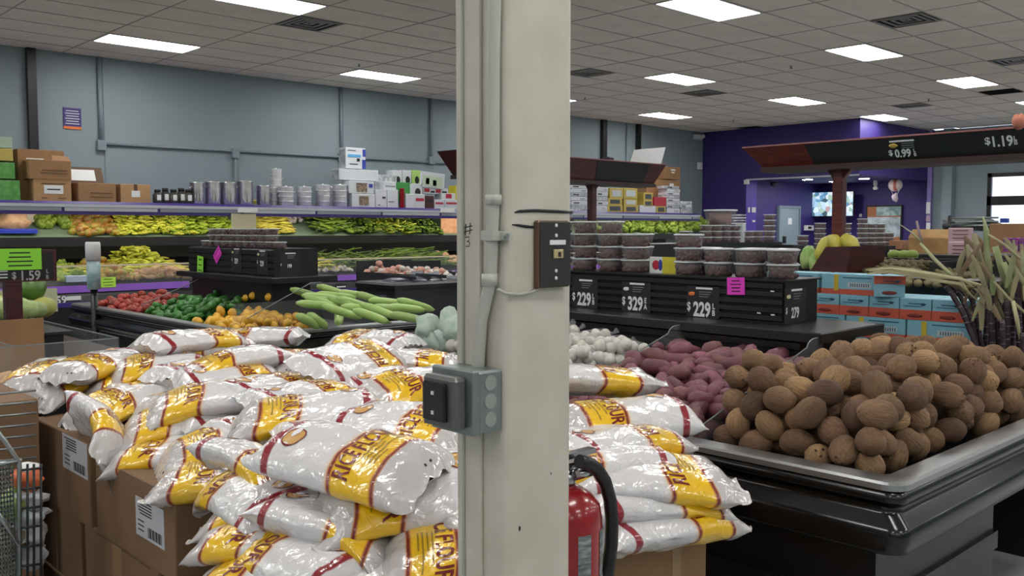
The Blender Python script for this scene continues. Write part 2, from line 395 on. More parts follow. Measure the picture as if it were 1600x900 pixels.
# marker strokes on the column (written marks)
def stroke(pts, r, name, lab, ax, v, m=None):
    q = [ray(px, py, ax, v) for px, py in pts]
    o = MB().tube(q, r, 6).build(name, m or M_ink); o.name = name
    return tag(o, lab, 'mark')
stroke([(804, 332), (812, 330), (835, 329), (860, 330), (880, 331), (894, 332)], [.0012, .0026, .003, .003, .0028, .002], 'marker_stroke', 'long thick black marker stroke above the key switch', 1, cy0 - .0002)
stroke([(800, 351), (810, 352), (822, 354), (833, 355)], [.001, .0024, .0028, .002], 'marker_stroke', 'short black marker stroke left of the key switch', 1, cy0 - .0002)
hm = empty('handwritten_mark', (0, 0, 0), label='handwritten black hash sign and figure on left face of column', cat='mark')
for pts in (((728, 350), (727, 368)), ((735, 348), (734, 366)), ((724, 356), (738, 353)), ((724, 363), (738, 359)), ((727, 371), (733, 370), (733, 376), (730, 377)), ((730, 377), (734, 379), (733, 385), (728, 385))):
    MB().tube([ray(px, py, 0, cx0 - .0072) for px, py in pts], .0009, 5).build('pen_line', M_ink, hm)
# scuffs
for (px, py, r) in ((812, 826, .003), (861, 740, .0015), (893, 67, .002), (893, 47, .0015), (905, 690, .0015)):
    if px < 893:
        p = ray(px, py, 1, cy0 - .0004); tag(MB().ball(p, r * .8, .0006, r * 1.6, 6, 4).build('scuff', M_ink), 'tiny dark paint chip on the right face of the column', 'mark', 'paint chips on the column')
# ---------------- fire extinguisher ----------------
M_red = mat('red_enamel', '8e1119', .25, coat=.5)
ex, ey, er = 1.268, 1.185, .07
zt = ray(915, 752, 1, ey).z
fe = empty('fire_extinguisher', (ex, ey, zt - .5), label='red fire extinguisher with black hose hung behind the cream column', cat='fire extinguisher')
MB().lathe([(.0, 0), (.06, 0), (er, .012), (er, .44), (er * .93, .468), (er * .7, .488), (.03, .5), (.02, .505)], 32).build('cylinder', M_red, fe)
MB().cyl((0, 0, .495), (0, 0, .535), .018, n=16).build('neck', M_steel, fe)
hd = MB().box(-.02, .05, -.012, .012, .53, .548).box(-.03, .075, -.01, .01, .555, .565).build('handle', M_steel, fe)
MB().cyl((.005, -.016, .525), (.04, -.03, .531), .011, n=12).build('hose_fitting', M_steel, fe)
hp = [ray(px, py, 1, ey - .04) - Vector((ex, ey, zt - .5)) for px, py in ((905, 721), (918, 723), (932, 732), (945, 752), (953, 780), (956, 812), (955, 850), (950, 890), (944, 930), (938, 975))]
MB().tube(hp, .0135, 12).build('hose', M_black, fe)
lb = MB(); n = 14
M_lab = mat('extinguisher_label', '9aa0a2', .5, col2='3c4347', vscale=30, stretch=(1, 1, 4))
def arc(z0, z1, a0, a1, r, m, nm):
    v = []; k = 12
    for z in (z0, z1):
        for i in range(k + 1):
            a = math.radians(a0 + (a1 - a0) * i / k); v.append((r * math.cos(a), r * math.sin(a), z))
    q = MB(); q.add(v, [(i, i + 1, k + 2 + i, k + 1 + i) for i in range(k)], True); return q.build(nm, m, fe)
arc(.22, .425, -72, -28, er + .0007, M_lab, 'instruction_label'); arc(.24, .43, -28, -12, er + .0007, mat('yellow_label', 'c3b34b', .5), 'yellow_label'); arc(.3, .33, -60, -36, er + .0012, M_whitep, 'white_sticker')
arc(.33, .425, -118, -95, er + .0007, M_lab, 'warning_label')
# ---------------- fittings on the grey wall ----------------
yw = YW
M_wp = mat('painted_pipe_grey', '7c8b93', .45)
def wallx(px, py=200): return ray(px, py, 1, yw).x
for (px, w_, lab) in ((50, .11, 'black vertical wall post at the far left'), (941, .13, 'black vertical wall post just right of the cream column'), (995, .1, 'black vertical wall post above the white panel')):
    x = ray(px, 210, 1, yw).x; tag(MB().box(x - w_ / 2, x + w_ / 2, yw - .09, yw, 1.2, CZ).build('wall_post', M_black), lab, 'post')
x = ray(978, 230, 1, yw).x; tag(MB().cyl((x, yw - .03, 1.5), (x, yw - .03, CZ), .02, n=8).build('wall_pipe', M_wp), 'thin grey pipe between the two right wall posts', 'pipe')
wc = empty('wall_conduit', (0, 0, 0), label='grey surface conduit line crossing the long grey wall', cat='conduit')
z1 = ray(165, 225, 1, yw).z; z2 = ray(700, 255, 1, yw).z
xe = ray(715, 255, 1, yw).x
MB().cyl((wallx(158, 225), yw - .03, z1), (xe, yw - .03, z2), .022, n=10).build('horizontal_run', M_wp, wc)
for (px, py, dn) in ((157, 226, 1), (366, 239, -1), (532, 245, 1), (672, 250, 1)):
    x = ray(px, py, 1, yw).x; z = ray(px, py, 1, yw).z
    MB().bbox(x - .06, x + .06, yw - .07, yw, z - .08, z + .06, .01).build('junction_box', M_wp, wc)
    if dn > 0: MB().cyl((x, yw - .03, z), (x, yw - .03, CZ), .022 if px != 157 else .03, n=10).build('riser_pipe', M_wp, wc)
    else: MB().cyl((x, yw - .03, z), (x, yw - .03, 1.9), .022, n=10).build('drop_pipe', M_wp, wc)
for px in (157, 532):
    x = wallx(px); MB().box(x + .045, x + .055, yw - .012, yw, 2, CZ).build('panel_joint', M_wp, wc)
# small notice on wall
p0, p1 = ray(99, 201, 1, yw), ray(126, 170, 1, yw)
sg = empty('wall_notice', (p0.x, yw - .012, p0.z), label='small dark purple notice with white lines and orange foot', cat='sign')
w_, h_ = p1.x - p0.x, p1.z - p0.z
MB().box(0, w_, 0, .012, 0, h_).build('board', M_dviolet, sg)
for k in range(6): MB().box(w_ * (.15 if k % 2 else .1), w_ * (.85 if k % 2 else .9), -.004, 0, h_ * (.24 + k * .12), h_ * (.275 + k * .12)).build('text_line', M_whitep, sg)
MB().box(0, w_, -.004, 0, 0, h_ * .13).build('orange_band', mat('orange_print', 'e07a3c', .5), sg)
# camera / exit light near the corner
p = ray(1088, 214, 1, yw); e = empty('exit_light', (p.x, yw - .1, p.z), label='small white wall fixture under the ceiling by the purple corner', cat='wall light')
MB().bbox(-.13, .13, 0, .1, -.06, .05, .01).build('housing', M_white, e); MB().ball((.17, .02, .02), .05).build('lamp_head', M_white, e)
p = ray(1092, 259, 1, yw); tag(MB().bbox(p.x - .08, p.x + .04, yw - .08, yw, p.z - .09, p.z + .08, .01).build('corner_box', M_white), 'small pale box in the corner of grey and purple walls', 'wall box')
# ---------------- long refrigerated produce case along the grey wall ----------------
CX0, CX1 = -1.0, 17.6; YF = 12.3
zc1, zc0 = ray(300, 318, 1, YF).z, ray(300, 337, 1, YF).z       # canopy top / bottom
YS = 12.62; zsh = ray(300, 375, 1, YS).z                        # upper shelf front edge
YL = 12.0; zl1, zl0 = ray(300, 439, 1, YL).z, ray(300, 449, 1, YL).z
M_pale = mat('pale_green_liner', '7b8f74', .6); M_liner = mat('case_liner_black', '1b1a1c', .5)
M_tube = mat('case_lamp', (1, .93, .72), .5, emit=CASELAMP)
M_bump = mat('bumper_black', '101012', .42)
pc = empty('produce_case', (CX0, 0, 0), label='long black refrigerated produce case with violet rails along the grey wall', cat='display case')
def L_(x0, x1, y0, y1, z0, z1): return (x0 - CX0, x1 - CX0, y0, y1, z0, z1)
MB().prism([(YF, zc0), (YF, zc1 - .03), (YF + .03, zc1), (13.3, zc1), (13.3, zc1 - .05), (YF + .08, zc1 - .05), (YF + .08, zc0)], 0, CX1 - CX0, 0).build('canopy', M_dviolet, pc)
MB().box(*L_(CX0, CX1, YF - .03, YF, zc1 - .075, zc1 - .035)).build('rail_top', M_greyrail, pc)
x = CX0; k = 0
while x < CX1 - .1:
    MB().box(*L_(x, min(x + 1.2, CX1) - .02, YF - .02, YF, zc1 - .125, zc1 - .08)).build('price_rail', mat('dull_rail', '8c93a0', .4) if k % 2 else M_greyrail, pc); x += 1.22; k += 1
MB().box(*L_(CX0, CX1, 13.25, 13.3, .2, zc1 - .05)).build('back_panel', M_liner, pc)
MB().box(*L_(CX0, CX1, YF + .1, YF + .14, zc0 + .03, zc0 + .055)).build('case_light_upper', M_tube, pc)
# upper sloped shelf and back
us = MB().prism([(YS, zsh - .07), (YS, zsh + .04), (YS + .02, zsh + .045), (13.2, zsh + .36), (13.25, zsh + .36), (13.25, zsh), (YS + .02, zsh), (YS + .02, zsh - .07)], 0, CX1 - CX0, 0).build('upper_shelf', M_liner, pc)
MB().prism([(YS + .03, zsh + .055), (13.2, zsh + .375), (13.2, zsh + .37), (YS + .03, zsh + .05)], .2, CX1 - CX0, 0).build('shelf_mat', M_pale, pc)
MB().box(*L_(CX0, CX1, YS + .05, YS + .08, zsh - .04, zsh - .012)).build('case_light_lower', mat('case_lamp_dim', (1, .93, .72), .5, emit=CASELAMP * .3), pc)
# lower deck, front rail, bumper, base
MB().prism([(YL, zl0), (YL, zl1), (YL + .03, zl1 + .01), (12.9, zl1 + .16), (13.25, zl1 + .3), (13.25, zl0)], 0, CX1 - CX0, 0).build('lower_deck', M_liner, pc)
xr = ray(295, 440, 1, YL).x; xq = ray(475, 435, 1, YL).x; xz = ray(625, 427, 1, YL).x
for (a, b_) in ((CX0, xr), (xq - .3, xz), (xz + .4, 12), (12.02, CX1)): MB().box(*L_(a, b_, YL - .02, YL, zl0, zl1)).build('violet_rail', M_violet, pc)
MB().prism([(YL, zl0), (YL - .06, zl0 - .04), (YL - .1, zl0 - .12), (YL - .1, .55), (YL - .02, .42), (YL + .1, .42), (YL + .1, zl0)], 0, CX1 - CX0, 0).build('front_bumper', M_bump, pc)
MB().box(*L_(CX0, CX1, YL - .115, YL - .1, .64, .7)).build('bumper_rail', M_dviolet, pc)
MB().box(*L_(CX0, CX1, YL + .05, 13.25, .0, .45)).build('base', M_black, pc)
zg = ray(200, 415, 1, YL).z
MB().box(*L_(CX0, CX1, YL + .005, YL + .011, zl1, zg)).build('front_guard', M_clear, pc)
MB().box(*L_(CX0, CX1, YL + .0, YL + .016, zg, zg + .02)).build('guard_edge', mat('frosted_edge', 'dccfb4', .3), pc)
for px in (120, 445, 660, 1060):
    pass
# ---- produce on both tiers
def wob_mesh(name, m, rx, ry, rz, nu=7, nv=5, wob=.3, seed=1): return MB().ball((0, 0, 0), rx, ry, rz, nu, nv, wob=wob, seed=seed).mesh(name, m)
def bent(name, m, L, r, bend, n=6, seed=0, seg=5, taper=.35):
    pts = []; rs = []
    for i in range(seg):
        t = i / (seg - 1) - .5; pts.append((L * t, bend * (4 * t * t - 1) * L, 0)); rs.append(r * (1 - (1 - taper) * abs(2 * t) ** 2.2))
    return MB().tube(pts, rs, n).mesh(name, m)
def fruit(nm, c, c2=None, rough=.4, rv=.15): return mat(nm, c, rough, col2=c2, vscale=14, objrand=rv)
V_yel = fruit('yellow_green_skin', 'd3cf4a', 'b5c034'); V_lime = fruit('lime_skin', 'a9bd2e', '8aa526'); V_gold = fruit('golden_skin', 'dccb50', 'c2bb40')
V_grn = fruit('green_bean_skin', '7f9a2c', '5d7c22', .5, .3); V_drk = fruit('dull_green_skin', '66783a', '4c5f30', .5, .3)
V_mango = fruit('mango_skin', '8f9a3c', 'b5722e', .4, .2); V_red = fruit('rosy_skin', 'b0663c', '8d8a3a', .4, .2); V_peach = fruit('peach_paper', 'e8b488', 'd99b6e', .7)
V_ginger = fruit('ginger_skin', 'd9b48c', 'c49a70', .7); V_white = fruit('white_onion_skin', 'd9d3cc', 'bfb4a8', .4)
V_gg = fruit('garlic_pink', 'd8b9a8', 'c49f90', .6)
Kmesh = {
 'chili': [bent('chili', V_yel, .1, .017, .12, seed=1), bent('chili', V_yel, .12, .015, -.1)],
 'lime_chili': [bent('chili', V_lime, .11, .017, .12), bent('chili', V_lime, .1, .019, -.1)],
 'gold': [bent('chili', V_gold, .13, .014, .03), bent('chili', V_gold, .12, .013, -.03)],
 'mango': [wob_mesh('mango', V_mango, .07, .05, .045, seed=3), wob_mesh('mango', V_red, .068, .05, .045, seed=5), wob_mesh('mango', V_mango, .062, .05, .048, seed=8)],
 'guava': [wob_mesh('guava', fruit('guava_skin', '9fb040', '74902c'), .045, .043, .045, seed=4)],
 'gourd': [bent('gourd', V_grn, .3, .02, .08), bent('gourd', V_drk, .34, .018, -.05), bent('gourd', V_grn, .26, .024, .1)],
 'stalk': [bent('stalk', V_drk, .5, .011, .02, taper=.8), bent('stalk', V_grn, .42, .012, -.02, taper=.8)],
 'yellow_gourd': [bent('gourd', fruit('light_gourd_skin', 'b9bd4c', '9aa838'), .36, .022, .06), bent('gourd', V_grn, .3, .022, -.06)],
 'ginger': [wob_mesh('ginger_root', V_ginger, .07, .035, .03, 7, 5, .9, 2), wob_mesh('ginger_root', V_ginger, .06, .03, .035, 7, 5, .9, 6)],
 'onion': [wob_mesh('onion', V_white, .04, .04, .036, seed=7)],
 'garlic': [wob_mesh('garlic_bulb', V_gg, .035, .035, .03, seed=9)],
 'greens': [wob_mesh('leaf_bunch', fruit('leafy_green', '8ea33a', '65802a', .6, .3), .06, .045, .05, 7, 5, 1.1, 3)],
}
def shelf_pile(kind, name, px0, px1, py, n, tier, label, cat, group, t0=0, t1=1, lift=.12, ang=0, spread=.5, sc=1, hump=0):
    """individual pieces lying in layers on the sloping shelf between two points along the case"""
    Yf = YS if tier == 'up' else YL + .04
    xa, xb = ray(px0, py, 1, Yf + .2).x, ray(px1, py, 1, Yf + .2).x
    und = MB(); src = [(list(map(tuple, (v.co for v in me.vertices))), [tuple(p.vertices) for p in me.polygons], me) for me in Kmesh[kind]]
    byM = {}
    for i in range(n * 3):
        u, t = rnd.random(), t0 + (t1 - t0) * rnd.random(); lay = rnd.random(); under = i >= n
        if under: lay *= .75
        if tier == 'up': t = t0 + (t1 - t0) * ((t - t0) / max(.01, t1 - t0)) ** 1.5; y = YS + .035 + t * .5; z = zsh + .07 + (y - YS) * .66
        else: y = YL + .07 + t * .75; z = zl1 + .05 + (y - YL) * .18
        h = lift * (1 - (2 * u - 1) ** 4) * (.55 + .45 * lay) + hump * max(0, 1 - (2 * u - 1) ** 2) * t
        x = xa + u * (xb - xa); me = rnd.choice(Kmesh[kind])
        if under:
            v, f, m_ = src[Kmesh[kind].index(me)]
            M = Matrix.LocRotScale(Vector((x, y, z + h * lay)), Euler((rnd.uniform(-.3, .3) + .45 * (tier == 'up'), rnd.uniform(-.25, .25), ang + rnd.uniform(-spread, spread))), Vector((sc, sc, sc)))
            byM.setdefault(m_.materials[0].name, MB()).add(v, f, True, M); continue
        inst(name, me, (x, y, z + h * lay), (rnd.uniform(-.3, .3) + .45 * (tier == 'up'), rnd.uniform(-.25, .25), ang + rnd.uniform(-spread, spread)), sc * rnd.uniform(.85, 1.15), label=label, cat=cat, group=group)
    for mn, b in byM.items():
        me = bpy.data.meshes.new('underlayer'); me.from_pydata(b.v, [], b.f); me.polygons.foreach_set('use_smooth', b.sm); me.materials.append(bpy.data.materials[mn])
        o = bpy.data.objects.new(name + '_heap', me); C.objects.link(o); tag(o, 'lower layers of the heap: ' + label, cat, group, 'stuff')
U, D = 'up', 'low'
shelf_pile('guava', 'guava', 60, 112, 355, 34, U, 'green guava in the loose heap on the upper shelf at far left', 'fruit', 'guavas on the upper shelf', t0=.3, sc=1.1)
shelf_pile('mango', 'mango', 108, 178, 355, 44, U, 'red and green mango in the heap on the upper shelf', 'fruit', 'mangoes on the upper shelf', t0=.0, sc=1.05)
shelf_pile('chili', 'yellow_pepper', 176, 300, 355, 150, U, 'pale yellow long pepper heaped on the upper shelf at left', 'vegetable', 'yellow peppers on the upper shelf', spread=1.2, sc=1.3, lift=.16)
shelf_pile('lime_chili', 'green_pepper', 250, 362, 355, 150, U, 'lime green pepper heaped on the upper shelf left of the clear curtain', 'vegetable', 'lime green peppers on the upper shelf', spread=1.2, sc=1.2, lift=.15)
shelf_pile('gold', 'yellow_bean', 400, 450, 355, 80, U, 'golden wax bean in the tidy pile on the upper shelf', 'vegetable', 'golden beans on the upper shelf', spread=.3, sc=1.3, lift=.2)
shelf_pile('onion', 'pale_pepper', 449, 478, 345, 16, U, 'pale round vegetable beside the golden bean pile', 'vegetable', 'pale vegetables beside the golden beans', t0=.5)
for k_, (a, b_, kd) in enumerate(((487, 545, 'gourd'), (545, 575, 'gourd'), (575, 640, 'yellow_gourd'), (640, 682, 'gourd'))):
    shelf_pile(kd, 'long_gourd', a, b_, 355, 42 if b_ - a > 40 else 24, U, 'long green gourd or bean, pile %s from the golden beans on the upper shelf' % ['next', 'second', 'third', 'fourth'][k_], 'vegetable', 'long green gourds, pile %s' % 'abcd'[k_], ang=[.5, 1.2, 1.4, .7][k_], spread=.5, lift=.14, sc=1.05)
tag(MB().box(ray(680, 350, 1, YS + .25).x, ray(720, 350, 1, YS + .25).x, YS + .08, YS + .1, zsh + .06, zsh + .36).build('peach_wrapped_crate', V_peach), 'peach coloured paper wrapped crate front on the upper shelf', 'crate')
shelf_pile('greens', 'leafy_bunch', 905, 1115, 355, 160, U, 'leafy green bunch on the upper shelf right of the column', 'vegetable', 'leafy bunches on the upper shelf', spread=1.5, sc=1.3, lift=.18)
# lower tier
shelf_pile('guava', 'guava', 88, 135, 425, 30, D, 'green guava on the lower deck beside the price sign', 'fruit', 'guavas on the lower deck', sc=1.0, lift=.1)
shelf_pile('chili', 'yellow_pepper', 88, 150, 425, 36, D, 'pale green pepper on the lower deck behind the spray bottle', 'vegetable', 'peppers on the lower deck behind the bottle', spread=.5, sc=1.2, lift=.08)
shelf_pile('mango', 'mango', 145, 205, 425, 30, D, 'mango on the lower deck right of the spray bottle', 'fruit', 'mangoes on the lower deck', lift=.12)
shelf_pile('mango', 'small_eggplant', 155, 290, 430, 30, D, 'small round green or purple fruit low behind the clear guard', 'fruit', 'small round fruit behind the guard', t0=0, t1=.25, lift=.03, sc=.7)
shelf_pile('chili', 'banana_pepper', 188, 278, 415, 190, D, 'bright yellow pepper in the tall mound on the lower deck', 'vegetable', 'yellow peppers in the tall mound', t0=.15, spread=1.4, sc=1.25, lift=.1, hump=.34)
shelf_pile('gold', 'wax_bean', 268, 300, 420, 26, D, 'yellow bean on the lower deck right of the mound', 'vegetable', 'yellow beans right of the mound', lift=.12, sc=1.2)
shelf_pile('ginger', 'ginger_root', 205, 285, 425, 22, D, 'pale ginger root at the foot of the yellow mound', 'root', 'ginger roots by the mound', t0=0, t1=.3, sc=1.3, lift=.1, spread=1.5)
shelf_pile('gold', 'yellow_squash', 460, 522, 415, 60, D, 'yellow squash on the lower deck right of the black bins', 'vegetable', 'yellow squashes on the lower deck', lift=.14, sc=1.3)
shelf_pile('onion', 'garlic_piece', 492, 540, 420, 40, D, 'cream root on the lower deck before the green stalks', 'root', 'cream roots on the lower deck', t0=0, t1=.4, lift=.08, sc=.8)
shelf_pile('stalk', 'drumstick_pod', 505, 600, 412, 90, D, 'long thin green pod in the left lower deck pile', 'vegetable', 'thin pods, left pile', ang=.5, spread=.35, lift=.22, t0=.1)
shelf_pile('stalk', 'drumstick_pod', 595, 702, 412, 110, D, 'long thin green pod in the right lower deck pile', 'vegetable', 'thin pods, right pile', ang=-.3, spread=.35, lift=.25, t0=.1)
shelf_pile('ginger', 'ginger_root', 700, 730, 405, 16, D, 'pale ginger root right of the pods', 'root', 'ginger right of the pods', sc=1.4)
# price labels on the bumper, green cards
def card(px, py, w_, h_, ax, v, m, lab, lines=3, nrm=(0, -1, 0), ex=(1, 0, 0), tilt=0, cat='card'):
    p = ray(px, py, ax, v); e = empty('paper_card', p, label=lab, cat=cat)
    M = Matrix.Rotation(tilt, 4, 'Z'); n_ = Vector(nrm); X_ = Vector(ex)
    R3 = Matrix((X_, n_.cross(X_).normalized() * (1), n_)).transposed().to_4x4() @ M
    MB().add([(-w_ / 2, -h_ / 2, .002), (w_ / 2, -h_ / 2, .002), (w_ / 2, h_ / 2, .002), (-w_ / 2, h_ / 2, .002), (-w_ / 2, -h_ / 2, 0), (w_ / 2, -h_ / 2, 0), (w_ / 2, h_ / 2, 0), (-w_ / 2, h_ / 2, 0)],
             [(0, 1, 2, 3), (7, 6, 5, 4), (0, 4, 5, 1), (1, 5, 6, 2), (2, 6, 7, 3), (3, 7, 4, 0)], False, R3).build('sheet', m, e)
    for k in range(lines):
        y = h_ * (.3 - .6 * k / max(1, lines - 1)); l = w_ * rnd.uniform(.22, .36)
        MB().box(-l, l, y - h_ * .03, y + h_ * .03, .002, .003, R3).build('writing_line', M_ink, e)
    return e
card(169, 441, .19, .13, 1, YL - .03, mat('lime_card_pale', 'b6e84e', .5), 'small lime green card on the violet rail beside the spray bottle')
def tagtext(px, py, s, size, lab, ax=1, v=YL - .105, ex=(1, 0, 0), ez=(0, -1, 0)):
    o = lettering(s, size, frame(ray(px, py, ax, v), ex, ez), M_whitep, name='price_lettering'); return tag(o, lab, 'price')
tagtext(82, 470, '$ 1.59', .13, 'small white price figures on the case bumper at left')
p0 = ray(104, 467, 1, YL - .105); tag(MB().box(p0.x, p0.x + .17, YL - .11, YL - .105, p0.z - .02, p0.z + .03).build('price_strip', M_whitep), 'white product strip right of the bumper price figures', 'price strip')
for k, (px, py) in enumerate(((533, 447), (567, 446), (602, 444))):
    p0 = ray(px, py, 1, YL - .105); e = empty('price_tag', p0, label='small white price strip on the case bumper, %s from the left' % ['first', 'second', 'third'][k], cat='price strip')
    MB().box(-.1, .1, -.004, 0, -.035, .035).build('strip', M_ink, e); MB().box(-.08, .08, -.006, -.004, -.02, .0).build('white_line', M_whitep, e)
# translucent curtain hanging under the canopy
p0, p1 = ray(362, 372, 1, YF - .02), ray(398, 334, 1, YF - .02)
tag(MB().box(p0.x, p1.x + .02, YF - .02, YF - .015, p0.z, p1.z).build('clear_flap', mat('milky_plastic', 'd6ceb0', .3, alpha=.75)), 'milky plastic flap hanging from the case canopy', 'curtain')
for k, (a, b_) in enumerate(((372, 402), (689, 710))):
    p0, p1 = ray(a, 332, 1, YF - .05), ray(b_, 325, 1, YF - .05)
    tag(MB().box(p0.x, p1.x, YF - .06, YF - .035, p0.z, p1.z).build('rail_clip_light', M_whitep), ['white clip light on the canopy rail above the plastic flap', 'white clip light on the canopy rail near the column'][k], 'clip')
# bags at far left of upper shelf
p = ray(22, 352, 1, YS + .15); e = empty('produce_bag', (p.x, YS + .15, zsh + .1), label='net bag of pale vegetables on blue tray, far left upper shelf', cat='bag')
MB().ball((0, 0, .14), .2, .12, .13, 12, 8, wob=.4, seed=4).build('bag', V_ginger, e); MB().bbox(-.22, .24, -.14, .1, 0, .06, .02).build('blue_tray', mat('blue_tray', '2f3fae', .35), e)
p = ray(40, 340, 1, YS + .3); tag(MB().bbox(p.x - .14, p.x + .14, YS + .3, YS + .42, p.z - .06, p.z + .08, .01).build('white_pack', mat('cream_pack', 'efe6c4', .4)), 'cream coloured pack behind the blue tray on the upper shelf', 'pack')
# ---------------- goods standing on top of the case ----------------
ZT = zc1
def cbx(px0, px1, pyt, Yf=12.4, dep=.35, m=None, name='cardboard_box', lab='', cat='box', zb=None, rz=0, pyb=None):
    """closed box standing on the case top, its front face between two sight lines; returns its empty and size"""
    z0 = ZT if zb is None else zb
    a, b_ = ray(px0, pyt, 1, Yf), ray(px1, pyt, 1, Yf); w_, h_ = b_.x - a.x, (a.z + b_.z) / 2 - z0
    e = empty(name, (a.x, Yf, z0), rz, label=lab, cat=cat)
    MB().bbox(0, w_, 0, dep, 0, h_, .006).build('carton', m or M_card, e)
    return e, w_, h_
def lbl(e, x0, x1, z0, z1, m=M_whitep, name='label', y=-.003): return MB().box(x0, x1, y, 0, z0, z1).build(name, m, e)
M_slit = mat('box_print', '3a2c20', .7)
def printing(e, w_, h_, rows, m=None, y=-.0045):
    for (a, b_, c, d) in rows: MB().box(w_ * a, w_ * b_, y, y + .003, h_ * c, h_ * d).build('print_block', m or M_ink, e)
e, w_, h_ = cbx(-45, 20, 231, 12.42, .4, mat('yellow_crate', 'b9a653', .5), 'crate', 'yellow crate on top of the green boxes at far left', zb=ray(10, 251, 1, 12.42).z); zy = ray(10, 251, 1, 12.42).z
M_green = mat('green_carton', '3f8a34', .45, col2='6ba65a', vscale=12)
e, w_, h_ = cbx(-45, 23, 253, 12.4, .4, M_green, 'green_box', 'upper bright green printed box at the far left', zb=ray(10, 279, 1, 12.4).z + .0)
e, w_, h_ = cbx(-45, 31, 281, 12.38, .42, M_green, 'green_box', 'lower bright green printed box at the far left')
e, w_, h_ = cbx(-30, 19, 213, 12.6, .3, mat('pale_green_tub', 'a9c2ae', .4, alpha=.8), 'plastic_tub', 'pale translucent green tub above the yellow crate', zb=ray(10, 231, 1, 12.6).z)
e, w_, h_ = cbx(27, 100, 234, 12.62, .42, M_card, lab='tall brown carton at the back with label, behind the open box'); lbl(e, w_ * .18, w_ * .55, h_ * .68, h_ * .83)
e, w_, h_ = cbx(52, 111, 280, 12.38, .22, M_card2, lab='brown carton with white label under the open top box'); lbl(e, w_ * .27, w_ * .78, h_ * .33, h_ * .72); printing(e, w_, h_, [(.2, .85, .78, .81), (.2, .35, .12, .15), (.65, .85, .12, .15), (.35, .7, .5, .56)], M_slit)
zq = ray(80, 280, 1, 12.38).z
e, w_, h_ = cbx(45, 111, 250, 12.37, .26, M_card, lab='wide brown box with lifted flap stacked on the labelled carton', zb=zq); printing(e, w_, h_, [(.3, .9, .45, .48), (.25, .9, .3, .32)], M_slit)
MB().add([(w_ * .55, .0, h_), (w_, .02, h_), (w_ * .98, .1, h_ + .06), (w_ * .6, .1, h_ + .07)], [(0, 1, 2, 3)]).build('flap', M_card, e)
e, w_, h_ = cbx(122, 181, 286, 12.38, .3, M_card, lab='middle brown box with open raised lid showing white label'); printing(e, w_, h_, [(.3, .9, .45, .48), (.3, .9, .25, .27)], M_slit)
M_lid = Matrix.Translation((-.05, .22, h_)) @ Matrix.Rotation(math.radians(-25), 4, 'X')
MB().box(0, w_ * .96, 0, .006, 0, .24, M_lid).build('lid', mat('dark_card', '5f4a38', .8), e); MB().box(w_ * .08, w_ * .75, -.004, 0, .04, .2, M_lid).build('lid_label', M_whitep, e)
e, w_, h_ = cbx(188, 235, 288, 12.4, .28, M_card2, lab='small brown taped box with white label right of the open box'); lbl(e, w_ * .36, w_ * .64, h_ * .3, h_ * .65); MB().box(w_ * .44, w_ * .56, -.002, 0, h_ * .6, h_).build('tape', mat('packing_tape', '5b3a24', .3), e)
M_pot = mat('pot_steel', 'efedea', .22, metal=.9, vary=.2, vscale=12); M_potd = mat('pot_band', '3a3431', .3, metal=.6)
def pot(px, pyt, r, Yc, lab, m=M_pot, name='steel_pot', group=None, layers=1, zb=None, jar=False):
    z0 = ZT if zb is None else zb; p = ray(px, pyt, 1, Yc); h_ = p.z - z0
    e = empty(name, (p.x, Yc, z0), label=lab, cat='pot' if not jar else 'jar', group=group)
    if jar:
        MB().lathe([(r * .9, 0), (r, .02), (r, h_ * .6), (r * .6, h_ * .78), (r * .6, h_ * .8)], 14).build('glass_body', mat('dark_jar', '4b4742', .15, vary=.3, vscale=20), e)
        MB().cyl((0, 0, h_ * .8), (0, 0, h_), r * .66, n=12).build('lid', M_ink, e); MB().box(-r * .5, r * .3, -r - .003, -r * .95, h_ * .2, h_ * .6).build('label', M_whitep, e)
    else:
        L = layers; hh = h_ / L
        for k in range(L):
            z = k * hh
            MB().lathe([(r * .95, z + .002), (r, z + .012), (r, z + hh - .014), (r * 1.05, z + hh - .01), (r * 1.05, z + hh - .003), (r * .9, z + hh)], 20).build('pot_wall' if L == 1 else 'tier', m, e)
        if L > 1: MB().ball((0, 0, h_), r * .18, r * .18, .02, 8, 5).build('knob', m, e)
        for s in (-1, 1): MB().tube([(s * r, -.03, h_ * .75), (s * (r + .025), -.02, h_ * .75), (s * (r + .025), .02, h_ * .75), (s * r, .03, h_ * .75)], .005, 6).build('handle', m, e)
    return e
for k, px in enumerate((246, 258, 271, 283, 294)): pot(px, 296 - (k % 2) * 2, .065, 12.45 + .04 * (k % 2), 'dark lidded jar on the case top, %s in the row from the taped box' % ['first', 'second', 'third', 'fourth', 'fifth'][k], jar=True, name='lidded_jar', group='dark lidded jars')
for k, (px, py) in enumerate(((307, 285), (332, 284), (356, 285), (382, 283), (411, 290))): pot(px, py, [.1, .11, .11, .115, .1][k], 12.5, 'tall shiny steel stock pot, %s from the jars' % ['first', 'second', 'third', 'fourth', 'fifth'][k], group='tall steel pots')
M_tiff = mat('tiffin_steel', 'e6e8ea', .3, metal=.35, vary=.1, vscale=20)
pot(431, 264, .085, 12.75, 'tall five-tier stacked tiffin carrier at the back', M_tiff, 'tiffin_carrier', layers=7)
for k, (px, py, L) in enumerate(((447, 292, 4), (475, 292, 4), (504, 289, 4), (531, 289, 4), (427, 293, 3), (517, 292, 3))): pot(px, py, .11 if k < 4 else .06, 12.5 if k < 4 else 12.62, 'steel tiffin carrier stack, %s' % ['just right of the tall one', 'second right of the tall one', 'third right of the tall one', 'next to the white boxes', 'small, just below the tall one', 'small, tucked between two big ones'][k], M_tiff, 'tiffin_carrier', layers=L, group='tiffin carriers')
